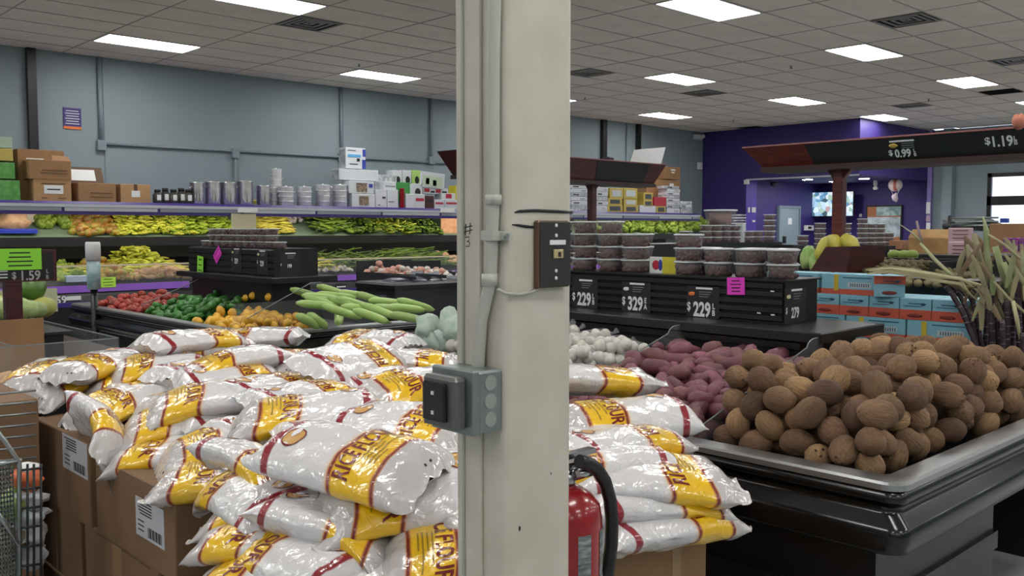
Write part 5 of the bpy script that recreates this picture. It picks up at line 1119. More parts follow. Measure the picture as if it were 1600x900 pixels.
# door (structure)
a, b_ = ray(1217, 325, 1, YR - .02), ray(1247, 325, 1, YR - .02); dr = MB().bbox(a.x, b_.x, YR - .05, YR, 0, a.z, .01)
M_door = mat('grey_blue_door', '8496a0', .45); d_ = struct('door_1', dr, M_door)
MB().box(a.x - .06, a.x, YR - .07, YR, 0, a.z + .06).box(b_.x, b_.x + .06, YR - .07, YR, 0, a.z + .06).box(a.x, b_.x, YR - .07, YR, a.z, a.z + .06).build('door_frame', mat('door_frame_paint', '6f808b', .45), d_)
MB().box(a.x + .4, a.x + .58, YR - .056, YR - .05, 1.72, 1.88).build('paper_notice', M_whitep, d_); MB().box(a.x + .15, a.x + .26, YR - .09, YR - .05, 1.25, 1.42).build('door_handle', M_ink, d_)
# TV screens on the recess back wall
def screen_mat():
    m = bpy.data.materials.new('screen_picture'); m.use_nodes = True; nt = m.node_tree; b = nt.nodes['Principled BSDF']; N = nt.nodes.new; L = nt.links.new
    tc = N('ShaderNodeTexCoord'); v = N('ShaderNodeTexVoronoi'); v.inputs['Scale'].default_value = 9; L(tc.outputs['Object'], v.inputs[0])
    r = N('ShaderNodeValToRGB'); r.color_ramp.elements[0].color = (*hexc('2b4a50'), 1); r.color_ramp.elements[1].color = (*hexc('cfe0ee'), 1)
    for p, c in ((.2, '5f93b8'), (.35, 'c9dbe8'), (.5, '7fa88f'), (.62, 'd6e2ee'), (.75, 'a88a8c'), (.85, '9cc0dc')): e = r.color_ramp.elements.new(p); e.color = (*hexc(c), 1)
    sx = N('ShaderNodeSeparateColor'); L(v.outputs['Color'], sx.inputs[0]); L(sx.outputs[0], r.inputs[0]); L(r.outputs[0], b.inputs['Emission Color']); b.inputs['Emission Strength'].default_value = 1.0; b.inputs['Base Color'].default_value = (.02, .02, .02, 1); return m
M_scr = screen_mat()
e, W_, H_ = onwall(1265, 1336, 339, 298, 0, XB - .45, .06, 'wall_screen', 'large lit picture screen in the purple recess behind the sign post', 'screen', M_ink)
MB().box(.02, W_ - .02, -.064, -.06, .02, H_ - .02).build('display', M_scr, e); MB().box(W_ * .45, W_ * .55, 0, .45, H_ * .4, H_ * .6).build('wall_arm', M_ink, e)
MB().box(W_ * .55, W_ * .56, -.067, -.064, .02, H_ - .02).build('picture_divider', M_ink, e)
e, W_, H_ = onwall(1256, 1269, 360, 352, 1, YR - .02, .05, 'wall_panel', 'small white wall panel with dark window right of the grey door', 'wall panel', M_white); MB().box(W_ * .3, W_ * .7, -.055, -.05, H_ * .3, H_ * .75).build('window', M_ink, e)
for (x0, x1, yb, yt, lab) in ((1168, 1171, 332, 324, 'small white switch, left of the pair, on the recess edge'), (1174, 1180, 332, 324, 'small white switch, right of the pair, on the recess edge'), (1175, 1179, 347, 344, 'tiny white socket below the switches')): onwall(x0, x1, yb, yt, 1, YR - .02, .02, 'wall_switch', lab, 'switch', M_white)
onwall(1165, 1171, 288, 281, 0, XW - .02, .08, 'wall_speaker', 'small pale box under the bulkhead edge', 'wall box', M_white)
p = ray(1209, 286, 1, YR - .2); e = empty('dome_camera', p, label='small grey dome camera under the bulkhead in the recess', cat='camera'); MB().ball((0, 0, -.02), .09, .09, .07, 12, 8).build('dome', M_dgrey, e); MB().cyl((0, 0, 0), (0, 0, ZS - p.z), .05, n=12).build('mount', M_greyrail, e)
onwall(1343, 1347, 339, 334, 0, XB - .02, .03, 'wall_switch', 'tiny white wall plate between screen and notice board', 'switch', M_white)
# notice board
e, W_, H_ = onwall(1353, 1411, 382, 320, 0, XB - .02, .04, 'notice_board', 'cork notice board covered with printed sheets in the recess', 'notice board', M_ink)
M_cork = mat('cork', 'a86f4a', .8); MB().box(.04, W_ - .04, -.044, -.04, .04, H_ - .04).build('cork', M_cork, e)
M_news = mat('printed_sheet', 'b9cfd0', .6, col2='6f8f88', vscale=9)
MB().box(W_ * .3, W_ * .97, -.05, -.046, H_ * .73, H_ * .96).build('sheet', M_news, e); MB().box(.05, W_ * .96, -.05, -.046, H_ * .2, H_ * .7).build('sheet', mat('map_sheet', 'c9d6dc', .6, col2='8fa0a4', vscale=7), e)
# papers at the pilaster
for k, (pb, pt) in enumerate(((334, 316), (346, 337), (362, 348))): onwall(1447, 1454, pb, pt, 0, XB - .15, .01, 'paper_sheet', 'white paper taped on the pale pilaster, %s' % ['top', 'middle', 'bottom'][k], 'paper', M_whitep if k != 1 else mat('pinkish_sheet', 'b8a0b0', .6))
# hanging decorations
p = ray(1399, 289, 0, XB - 1.2); e = empty('hanging_decoration', p, label='round white and red paper balloon with small basket hanging in the recess', cat='decoration')
MB().ball((0, 0, 0), .16, .16, .155, 16, 10).build('balloon', mat('white_paper_balloon', 'd9c9c6', .6), e); MB().ball((-.04, -.03, .0), .125, .08, .152, 12, 8).build('red_gore', mat('red_paper', 'b5635c', .6), e)
MB().ball((.0, 0, -.29), .07, .07, .1, 10, 8, wob=.5).build('basket', mat('pink_white_fluff', 'd0bcc8', .7), e)
for s in (-1, 1): MB().cyl((0, s * .1, -.12), (0, s * .04, -.24), .006, n=5).build('string', M_white, e)
MB().cyl((0, 0, .15), (0, 0, 1.6), .004, n=4).build('hanging_thread', M_white, e)
p = ray(1368, 287, 0, XB - 1.2); e = empty('hanging_figure', p, label='small pale paper figure hanging left of the balloon', cat='decoration'); MB().ball((0, 0, 0), .04, .05, .12, 10, 8, wob=.4, seed=4).build('figure_body', mat('pale_figure', 'b0a6b0', .6), e); MB().ball((0, 0, -.11), .05, .07, .04, 8, 6).build('figure_base', M_white, e); MB().cyl((0, 0, .1), (0, 0, 1.5), .004, n=4).build('hanging_thread', M_white, e)
# ---- far island with tubs ----
FY = 6.0; fz = ray(1160, 379, 1, FY).z; xa, xb = ray(1000, 380, 1, FY).x, ray(1450, 380, 1, FY).x
fi = empty('fruit_island', (xa, FY, 0), label='far black island with stacked date tubs before the purple recess', cat='display bin')
MB().box(0, xb - xa, -.3, 1.1, 0, .86).build('base', M_black, fi); MB().bbox(-.05, xb - xa + .05, -.35, 1.15, .84, .9, .02).build('rim', M_bump, fi)
x1_ = ray(1222, 380, 1, FY).x - xa
MB().box(0, x1_, 0, .5, .9, fz).build('riser_box', M_black, fi); MB().box(x1_ + .3, xb - xa, .0, .5, .9, fz - .1).build('riser_box', M_black, fi)
T3 = tub_meshes(.075, .068); T4 = tub_meshes(.2, .3, mat('pinkish_goods', '9a7068', .6, col2='6f5a58', vscale=10))
def far_tubs(pxs, n, z0, dy, tag_):
    for k, px in enumerate(pxs):
        p = ray(px, 380, 1, FY + dy)
        for j in range(n if isinstance(n, int) else n[k]): tub(T3, p.x, FY + dy, z0 + j * .068, 'far date tub %s, %s from left, level %d' % (tag_, OR[k], j + 1), 'date tubs on the far island')
far_tubs((1103, 1118, 1133, 1148), 3, fz, .1, 'under the big round tub'); far_tubs((1168, 1183), 2, fz, .1, 'right of the white corner'); far_tubs((1202,), 5, fz, .1, 'in the tall stack before the door'); far_tubs((1072,), 2, fz, .1, 'near the shelf end')
p = ray(1131, 350, 1, FY + .2)
e = tub(T4, p.x, FY + .25, fz + 3 * .068, 'big round clear tub with white lid on the far island', None, 'big_tub'); e.scale = (.95, .95, .62)
p0 = ray(1160, 357, 1, FY + .12); tag(MB().box(p0.x - .03, p0.x + .04, FY + .1, FY + .2, fz, ray(1160, 349, 1, FY).z).build('white_carton', MATS['white_carton']), 'small white carton standing right of the big round tub', 'box')
for j in range(6):
    p = ray(1156, 358 - j * 4.3, 1, FY + .5); tag(MB().bbox(p.x - .07, p.x + .07, FY + .45, FY + .6, p.z - .006, p.z + .012, .003).build('flat_dish', Wd if j % 2 else MATS['white_carton']), 'flat dish in the slim stack right of big tub, %s from below' % OR[j], 'dish')
far_tubs((1254,), (2,), fz - .06, .1, 'before the door, low'); far_tubs((1281,), (5,), fz - .1, .1, 'in the stack left of the sign post'); far_tubs((1321, 1335), (5, 2), fz - .1, .1, 'right of the sign post')
far_tubs((1347, 1361, 1375, 1389), (6, 5, 5, 3), fz - .1, .12, 'in the dark stacks before the notice board')
for k, (px, py, c, lab) in enumerate(((1236, 390, '15181c', 'dark box at the end of the far riser'), (1265, 392, '1c1e22', 'dark tray box left of the papaya'), (1360, 389, '14161a', 'black box with white label on the far island'), (1383, 390, '181a1e', 'second black box with white label on the far island'), (1405, 382, 'a8795c', 'small tan carton on the far island'), (1413, 390, '8a7a68', 'greyish tan carton right on the far island'), (1455, 405, 'bfc4c6', 'white crumpled paper sheet on the far stand'))):
    p = ray(px, py, 1, FY - .1); tag(MB().bbox(p.x - .12, p.x + .12, FY - .2, FY, p.z - .07, p.z + .06, .004).build('small_box', mat('far_box_%s' % 'abcdefg'[k], c, .5)), lab, 'box')
    if 2 <= k <= 3: MB().box(p.x - .08, p.x + .08, FY - .205, FY - .2, p.z - .04, p.z - .0).build('label', M_whitep, bpy.context.scene.objects['small_box' if False else C.objects[-1].name])
# ---- right-hand displays before the window ----
XD = 13.0
def disp(px0, px1, pyb, pyt, X_, dep, m, name, lab, cat='box', zb=None):
    a, b_ = ray(px0, pyb, 0, X_), ray(px1, pyt, 0, X_); z0 = a.z if zb is None else zb
    e = empty(name, (X_, b_.y, z0), label=lab, cat=cat); MB().bbox(0, dep, 0, a.y - b_.y, 0, b_.z - z0, .01).build('body', m, e); return e, a.y - b_.y, b_.z - z0
e, W_, H_ = disp(1416, 1700, 412, 402, 12.6, 1.5, M_black, 'display_table', 'dark table carrying cartons before the window wall', 'table', zb=0)
zT = ray(1500, 402, 0, 12.6).z
e, W_, H_ = disp(1418, 1486, 408, 372, 13, .5, mat('tan_open_carton', 'b5935a', .7, col2='8f6d44', vscale=3), 'open_carton', 'open tan carton with raised flaps on the far table', zb=zT); MB().add([(0, W_, H_), (0, 0, H_), (.1, .02, H_ + .12), (.1, W_ - .02, H_ + .12)], [(0, 1, 2, 3)]).build('flap', MATS['tan_open_carton'], e)
M_pk = mat('pink_print_board', 'b59aa0', .5)
e, W_, H_ = disp(1480, 1520, 405, 378, 12.7, .3, M_pk, 'pink_display', 'lower pink printed display with dark writing', 'display', zb=zT)
for k in range(3): MB().box(-.004, 0, W_ * .25, W_ * .8, H_ * (.2 + .25 * k), H_ * (.27 + .25 * k)).build('printed_line', mat('dark_rose_print', '5f3f4a', .5), e)
e, W_, H_ = disp(1481, 1519, 377, 356, 12.72, .05, M_pk, 'pink_display', 'upper pink header board with dark writing', 'display')
for k in range(3): MB().box(-.004, 0, W_ * .15, W_ * .8, H_ * (.2 + .28 * k), H_ * (.27 + .28 * k)).build('printed_line', mat('dark_rose_print', '5f3f4a', .5), e)
disp(1514, 1528, 388, 378, 12.8, .2, M_rp, 'red_box', 'small red box right of the pink display'); disp(1473, 1515, 406, 399, 12.65, .5, M_rp, 'red_tray', 'flat red tray in front of the pink display')
e, W_, H_ = disp(1545, 1680, 376, 349, 16, 1.0, M_card, 'cardboard_display', 'long brown cardboard box under the window', zb=.9)
MB().box(XB - 6.9 - 0, XB - 5.6, 1.0, 8.0, 0, .9).build('base_shelf', M_black, None); o = C.objects[-1]; tag(o, 'long dark shelf unit below the window', 'shelf')
M_mag = mat('magenta_pack', 'a03a98', .4, col2='5a2f70', vscale=12)
for j in range(4):
    for k in range(3): disp(1566 + 13 * k, 1578 + 13 * k, 393 - j * 5.6, 388.5 - j * 5.6, 13.2, .2, M_mag, 'magenta_pack', 'magenta pack stacked below the cardboard, row %s, column %s' % (['bottom', 'second', 'third', 'top'][j], ['left', 'middle', 'right'][k]), 'pack')
# wire shelf
ws = empty('wire_shelf', (0, 0, 0), label='grey wire shelf with folded bags before the right pier', cat='shelf'); Xw = 17
for py in (341, 347, 353): MB().cyl(ray(1482, py, 0, Xw), ray(1560, py - 1, 0, Xw), .02, n=6).build('shelf_wire', M_galv, ws)
MB().cyl(ray(1484, 337, 0, Xw), ray(1484, 337, 0, Xw) * 1 - Vector((0, 0, 1.8)), .03, n=8).build('leg', M_black, ws)
q = ray(1515, 350, 0, Xw + .2); MB().ball(q, .2, .45, .12, 12, 7, wob=.8, seed=2).build('folded_bags', mat('grey_bags', '74797c', .5, col2='50555a', vscale=8), ws)
disp(1562, 1575, 348, 341, 20, .1, M_blue, 'blue_poster', 'small blue printed patch at the foot of the window', 'poster')
# ---------------- sugar cane and dry stalks ----------------
M_cane = mat('sugar_cane_rind', '2c1c26', .4, col2='40303a', vscale=14); M_ring = mat('cane_ring', '827a7e', .5, col2='3a2c34', vscale=45)
M_dry = mat('dry_leaf', 'a39a78', .65, col2='7f7a5c', vscale=10, stretch=(1, 1, .3)); M_gst = mat('green_stalk', '8c9a6a', .55, col2='a8a582', vscale=7)
def cane(pts, r, X_, lab):
    sp_ = rnd.uniform(.024, .042)
    q = [ray(px, py, 0, X_ + dx) for px, py, dx in pts]; P = []
    for a, b_ in zip(q, q[1:]):
        n = max(1, int((b_ - a).length / sp_)); P += [a.lerp(b_, i / n) for i in range(n)]
    P.append(q[-1]); e = empty('sugar_cane', q[-1], label=lab, cat='sugar cane', group='dark sugar canes')
    P = [p - q[-1] for p in P]; MB().tube(P, [r * (1.06 if i % 2 else .94) for i in range(len(P))], 8).build('stalk', M_cane, e)
    b = MB()
    for i in range(0, len(P) - 1):
        if rnd.random() < .3: continue
        d = (P[i + 1] - P[i]).normalized() * .0024; j_ = (P[i + 1] - P[i]) * rnd.uniform(0, .6); b.cyl(P[i] - d + j_, P[i] + d + j_, r * 1.09, n=8)
    tag(b.build('node_rings', M_ring, e), kind='stuff')
XCa = 4.95
k = 0
for k, (pts, r) in enumerate((([(1462, 428, .0), (1485, 455, 0), (1505, 490, 0), (1525, 540, 0), (1538, 590, 0), (1545, 640, 0)], .014),
             ([(1478, 440, .06), (1500, 462, .06), (1518, 500, .06), (1530, 560, .06), (1535, 620, .06)], .013), ([(1500, 440, .1), (1520, 470, .1), (1530, 520, .1), (1545, 600, .1), (1548, 650, .1)], .014),
             ([(1548, 432, .02), (1549, 500, 0), (1552, 560, 0), (1556, 640, 0)], .015), ([(1560, 455, .1), (1562, 520, .1), (1564, 640, .1)], .014), ([(1574, 470, .0), (1574, 540, 0), (1575, 640, 0)], .013),
             ([(1590, 440, .05), (1592, 520, .05), (1594, 640, .05)], .015), ([(1600, 460, .1), (1603, 520, .1), (1606, 640, .1)], .014), ([(1585, 480, .18), (1583, 540, .18), (1584, 640, .18)], .013),
             ([(1540, 470, .18), (1540, 540, .18), (1542, 640, .18)], .013), ([(1520, 480, .2), (1524, 560, .2), (1528, 640, .2)], .013), ([(1612, 430, .0), (1610, 520, 0), (1608, 640, 0)], .014), ([(1566, 500, -.06), (1568, 560, -.06), (1570, 645, -.06)], .012), ([(1598, 520, -.05), (1599, 645, -.05)], .012))):
    cane(pts, r, XCa, 'dark ringed sugar cane, %s, bundle at right edge' % (['outermost curved one', 'second curved one', 'third curved one', 'upright below the tall tassel', 'upright, fifth', 'upright, sixth', 'upright near the edge', 'upright at the very edge', 'thin rear one', 'rear left one', 'rear one behind the curves', 'cut off by the edge', 'short front one', 'short front one at the edge'][k]))
def stalk(pts, rs, X_, m, lab, name='dry_stalk', flat=.6, leaf=False):
    q = [ray(px, py, 0, X_ + dx) for px, py, dx in pts]; o = q[-1]
    ob = MB().tube([p - o for p in q], rs, 7, flat=flat).build(name, m, None, o); return tag(ob, lab, 'stalk')
SL = [([(1405, 350, 0), (1424, 363, 0), (1440, 378, 0)], [.002, .007, .008], M_gst, 'thin greenish twig end reaching to the notice board'),
 ([(1438, 380, 0), (1460, 405, 0), (1480, 424, 0), (1500, 440, 0)], [.012, .016, .015, .012], M_gst, 'thick pale green stalk sloping down over the fruit stand'),
 ([(1432, 345, .02), (1436, 362, .02), (1440, 378, .0)], [.006, .008, .007], mat('mauve_twig', '8a7a80', .6), 'short mauve twig sticking up beside the green twig'),
 ([(1536, 338, 0), (1541, 360, 0), (1543, 400, 0), (1548, 440, 0)], [.004, .014, .016, .015], M_gst, 'tall corn-like green tassel stalk before the window'),
 ([(1545, 367, 0), (1570, 383, 0), (1592, 402, 0), (1620, 420, 0)], [.01, .012, .013, .012], M_dry, 'pale dry stalk sloping towards the right edge'),
 ([(1522, 365, .05), (1530, 400, .05), (1545, 450, .05), (1570, 500, .05)], [.014, .016, .014, .01], M_dry, 'broad dry leaf stalk left of the tall tassel'),
 ([(1553, 440, -.04), (1575, 465, -.04), (1605, 492, -.04)], [.01, .012, .012], M_dry, 'pale stalk crossing in front of the dark canes'),
 ([(1583, 470, -.05), (1589, 500, -.05), (1594, 530, -.05)], [.009, .011, .006], mat('pale_stalk', 'b5ae88', .55), 'short pale upright stalk in front of the canes'),
 ([(1498, 440, -.03), (1522, 465, -.03), (1548, 486, -.03)], [.006, .006, .004], M_dry, 'thin pale stick crossing the curved canes'),
 ([(1590, 400, .05), (1596, 430, .05), (1597, 470, .05)], [.012, .013, .01], mat('brown_stalk', '7f6a50', .6), 'brownish upright stalk at the right edge'),
 ([(1568, 410, .08), (1580, 440, .08), (1590, 480, .08)], [.014, .014, .01], M_gst, 'green leaf stalk behind the crossing stalk'),
 ([(1555, 385, .1), (1565, 420, .1), (1575, 460, .1)], [.016, .018, .01], M_gst, 'broad green leaf base right of the tassel')]
for pts, rs, m, lab in SL: stalk(pts, rs, XCa, m, lab)
# leaf blades
def blade(pts, w_, X_, m):
    q = [ray(px, py, 0, X_ + dx) for px, py, dx in pts]; n = len(q); b = MB(); vs = []
    for i, p in enumerate(q):
        t = (q[min(i + 1, n - 1)] - q[max(i - 1, 0)]).normalized(); s = t.cross(Vector((-.9, 0, .3))).normalized() * w_ * (math.sin(PI * (i + .4) / (n + .2)) ** .7)
        vs += [p - s, p + Vector((-.004, 0, 0)), p + s]
    b.add([tuple(v) for v in vs], [(3 * i + k, 3 * i + k + 1, 3 * i + 4 + k, 3 * i + 3 + k) for i in range(n - 1) for k in (0, 1)], True); return b.build('dry_leaf', m)
r9 = random.Random(4)
for k in range(16):
    y0 = 424 + r9.uniform(-4, 5); o = blade([(1352 + r9.uniform(0, 30), y0, .0), (1390, y0 - 3 + r9.uniform(-2, 2), -.02), (1430, y0 + 2, 0), (1462, y0 + 9 + r9.uniform(-3, 3), 0), (1500, y0 + 12 + r9.uniform(-5, 12), 0), (1515 + r9.uniform(-10, 20), y0 + 20 + r9.uniform(-6, 20), .02)], .009, XCa + r9.uniform(-.05, .05), MATS['pale_stalk'] if k % 2 else M_dry)
    tag(o, 'long dry pale leaf in the bundle lying across the cartons', 'leaf', 'dry leaves across the cartons')
for k in range(40):
    px, py = r9.uniform(1505, 1600), r9.uniform(365, 450); a = r9.uniform(.9, 2.3); L_ = r9.uniform(30, 75); dx = r9.uniform(-.1, .2)
    o = blade([(px - math.cos(a) * L_ * t, py + math.sin(a) * L_ * t + 10 * (t - .5) ** 2, dx) for t in (0, .25, .5, .75, 1)], r9.uniform(.008, .016), XCa, (M_dry, M_gst, MATS['brown_stalk'])[k % 3])
    tag(o, 'dry curling leaf in the tangle above the sugar canes', 'leaf', 'dry leaves above the canes')
qb = ray(1570, 640, 0, XCa); tag(MB().bbox(XCa - .12, XCa + .4, qb.y - .3, ray(1520, 600, 0, XCa).y + .02, 0, qb.z + .03, .01).build('cane_stand', M_black), 'black low stand holding the sugar canes', 'stand')
# ---------------- cartons under the flour ----------------
M_ship = mat('old_cardboard', '7c6047', .85, bump=.06, bscale=80, vary=.12, vscale=3)
def carton_box(x0, x1, y0, y1, z0, z1, lab, label_=None, tape=False, rz=0, m=None):
    m = m or M_ship; e = empty('shipping_carton', (x0, y0, z0), rz, label=lab, cat='carton')
    MB().bbox(0, x1 - x0, 0, y1 - y0, 0, z1 - z0, .006).build('carton', m, e)
    MB().box(-.0008, .0, (y1 - y0) * .1, (y1 - y0) * .9, z1 - z0 - .0035, z1 - z0 - .0015).build('flap_seam', M_slit, e)
    if label_:
        yl, zl, w_, h_ = label_; lb_ = MB().box(-.0022, -.0004, yl, yl + w_, zl, zl + h_).build('shipping_label', mat('label_paper', 'b9bbc2', .5), e)
        for k in range(5): MB().box(-.003, -.0022, yl + w_ * .42, yl + w_ * rnd.uniform(.8, .92), zl + h_ * (.9 - k * .075), zl + h_ * (.93 - k * .075)).build('print_line', M_ink, lb_)
        for k in range(3): MB().box(-.003, -.0022, yl + w_ * .7, yl + w_ * .92, zl + h_ * (.4 - k * .12), zl + h_ * (.43 - k * .12)).build('print_line', M_ink, lb_)
        b = MB()
        for k in range(14): b.box(-.003, -.0022, yl + w_ * (.08 + .035 * k), yl + w_ * (.085 + .035 * k + .012 * (k % 3)), zl + h_ * .08, zl + h_ * .34)
        b.build('barcode', M_ink, lb_)
    if tape: MB().box(-.002, 0, (y1 - y0) * .46, (y1 - y0) * .58, 0, z1 - z0).build('clear_tape', mat('clear_tape', 'a98d6b', .12, alpha=.8), e)
    return e
FX = 1.12
lA = ray(212, 757, 0, FX); lA2 = ray(258, 860, 0, FX)
carton_box(FX, 1.75, 2.65, 3.31, .535, .80, 'brown carton with barcode label under the front flour bags', (lA2.y - 2.65, lA2.z - .535, lA.y - lA2.y, .125))
lB = ray(98, 680, 0, FX); lB2 = ray(138, 752, 0, FX)
carton_box(FX, 1.75, 3.375, 4.02, .53, .835, 'brown carton with label, farther left under the flour bags', (lB2.y - 3.375, lB.z - .53 - .12, lB.y - lB2.y, .13))
carton_box(FX + .01, 1.75, 3.52, 4.1, .26, .528, 'lower brown carton at the far left of the display', tape=True)
carton_box(FX, 1.75, 2.78, 3.44, .26, .53, 'lower brown carton with clear tape, middle of the display', tape=True)
carton_box(FX + .02, 1.75, 2.12, 2.75, .26, .53, 'lower brown carton at the near end of the display')
for k, y in enumerate((3.5, 2.82, 2.14)): carton_box(FX, 1.75, y, y + .6, .0, .26, 'floor level brown carton, %s of three' % ['far', 'middle', 'near'][k])
for k, (x, y) in enumerate(((1.77, 2.7), (1.77, 3.38), (2.32, 3.0), (1.77, 2.06))): carton_box(x, x + .54, y, y + .62, 0, .8 if k < 3 else .7, 'tall brown carton hidden inside the flour display, %s' % ['near', 'far', 'rear', 'front'][k])
carton_box(1.14, 1.72, 1.52, 2.1, 0, .52, 'brown carton under the near stack of flour bags')
E_ = ray(1105, 812, 2, .80); hx = math.radians(-15.5)
rc = carton_box(0, .62, 0, .5, 0, .80, 'brown taped carton under the right hand stack of flour bags', m=mat('right_cardboard', '8f7050', .85, vary=.1, vscale=4)); L_x = Vector((math.cos(hx), math.sin(hx), 0))
rc.location = (E_.x - .62 * L_x.x, E_.y - .62 * L_x.y, 0); rc.rotation_euler = (0, 0, hx)
tp = MB(); tp.box(.5, .53, -.0015, 0, .25, .78).build('clear_tape', mat('clear_tape', 'a98d6b', .12, alpha=.8), rc)
# ---------------- rice flour bags ----------------
BL, BW, BT = .45, .275, .1
def bag_mat():
    m = bpy.data.materials.new('flour_bag_film'); m.use_nodes = True; nt = m.node_tree; b = nt.nodes['Principled BSDF']; N = nt.nodes.new; L = nt.links.new
    uv = N('ShaderNodeUVMap'); sp = N('ShaderNodeSeparateXYZ'); L(uv.outputs[0], sp.inputs[0])
    def M(op, a, b_=None, c=None):
        n = N('ShaderNodeMath'); n.operation = op
        for i, q in enumerate((a, b_, c)):
            if q is None: continue
            if isinstance(q, (int, float)): n.inputs[i].default_value = q
            else: L(q, n.inputs[i])
        return n.outputs[0]
    du = M('ABSOLUTE', M('SUBTRACT', sp.outputs[0], .5)); vv = M('ADD', sp.outputs[1], M('MULTIPLY', M('POWER', du, 3), .35))
    r = N('ShaderNodeValToRGB'); cr = r.color_ramp; cr.interpolation = 'LINEAR'; L(vv, r.inputs[0])
    Wt, Wc, Rd, Or, Ye, St = hexc('d6d5d7'), hexc('bdb9b9'), hexc('6e1418'), hexc('c4762a'), hexc('e9bb0e'), hexc('8a1426')
    stops = [(0, Wc), (.205, Wc), (.212, Or), (.216, Rd), (.226, Rd), (.232, Or), (.242, Ye), (.45, Ye), (.458, Or), (.463, Rd), (.472, Rd), (.478, Or), (.488, hexc('d8cbbc')), (.51, Wt), (.852, Wt), (.858, St), (.9, St), (.905, Wt), (1, Wt)]
    cr.elements[0].position = 0; cr.elements[0].color = (*stops[0][1], 1); cr.elements[1].position = 1; cr.elements[1].color = (*stops[-1][1], 1)
    for p, c in stops[1:-1]: e = cr.elements.new(p); e.color = (*c, 1)
    L(r.outputs[0], b.inputs['Base Color'])
    b.inputs['Roughness'].default_value = .3; b.inputs['Coat Weight'].default_value = 1; b.inputs['Coat Roughness'].default_value = .035; b.inputs['Subsurface Weight'].default_value = .0
    tc = N('ShaderNodeTexCoord'); nz = N('ShaderNodeTexNoise'); nz.inputs['Scale'].default_value = 15; nz.inputs['Detail'].default_value = 3; nz.inputs['Roughness'].default_value = .5; nz.inputs['Distortion'].default_value = 1.6; L(tc.outputs['Object'], nz.inputs[0])
    bp = N('ShaderNodeBump'); bp.inputs['Strength'].default_value = .8; bp.inputs['Distance'].default_value = .008; L(nz.outputs[0], bp.inputs['Height']); L(bp.outputs[0], b.inputs['Normal']); L(bp.outputs[0], b.inputs['Coat Normal'])
    return m
M_bag = bag_mat(); M_dred = mat('dark_red_print', '6e1418', .3, coat=.5); M_lgold = mat('logo_gold', 'c99a52', .35, coat=.5); M_olive = mat('olive_print', '9a7a1a', .35, coat=.4)
def smooth(a, b, x): t = max(0, min(1, (x - a) / (b - a))); return t * t * (3 - 2 * t)
def bag_surface(seed, droop, twist, slump):
    r_ = random.Random(seed); ph = [r_.uniform(0, 6.3) for _ in range(6)]; k1, k2 = r_.choice((5, 6, 7)), r_.choice((5, 6, 8)); off = Vector((seed * 7.3, 1.1, 4.2)); e0, e1 = r_.uniform(.12, .18), r_.uniform(.08, .13)
    skew0 = r_.uniform(-.35, .35); skew1 = r_.uniform(-.25, .25)
    def F(u, v, side, lift=0):
        # u -1..1 across, v 0..1 along, side +1 top / -1 underside
        s = smooth(-.01, e0, v - .025) ** .5 * smooth(-.01, e1, 1 - v - .02) ** .5
        au = min(1, abs(u)); h = BT / 2 * s * max(0, 1 - au ** 2.6) ** .55
        w = BW / 2 * (1 - .07 * s) * (1 - .2 * math.exp(-v / .03) - .12 * math.exp(-(1 - v) / .03))
        fold = math.exp(-v / .11); fold1 = math.exp(-(1 - v) / .08)
        wr = (1 - au ** 4) * (.009 * fold * math.cos(k1 * u * 2 + ph[0]) + .005 * fold1 * math.cos(k2 * u * 2 + ph[1]))
        lump = .010 * noise.noise(Vector((u * 1.3, v * 2.6, side)) + off) * s + .0035 * noise.noise(Vector((u * 4, v * 9, side * 2)) + off) * s + .014 * fold * noise.noise(Vector((u * 4, v * 12, side)) + off) + .007 * fold1 * noise.noise(Vector((u * 4, v * 12, side)) + off) + .004 * noise.noise(Vector((u * 3 + v * 9, v * 4 - u * 6, side)) + off) * s
        z = side * (h + lift) + wr + (side * lump if side > 0 else lump)
        x = u * w * (1 + .03 * noise.noise(Vector((v * 5, side * 0, seed)))); y = (v - .5) * BL
        y += skew0 * .05 * u * math.exp(-v / .15) + skew1 * .04 * u * math.exp(-(1 - v) / .12)
        # crumple the closed ends up or down
        z += .02 * math.exp(-v / .05) * math.sin(ph[2] + 2 * u) + .015 * math.exp(-(1 - v) / .05) * math.sin(ph[3] + 2 * u)
        t = 2 * v - 1; z -= droop * t * t * (1.3 if t < 0 else .8) + slump * max(0, -t) ** 3 * .05
        a = twist * t; return Vector((x * math.cos(a) - z * math.sin(a), y, x * math.sin(a) + z * math.cos(a)))
    return F
NU, NV = 26, 60
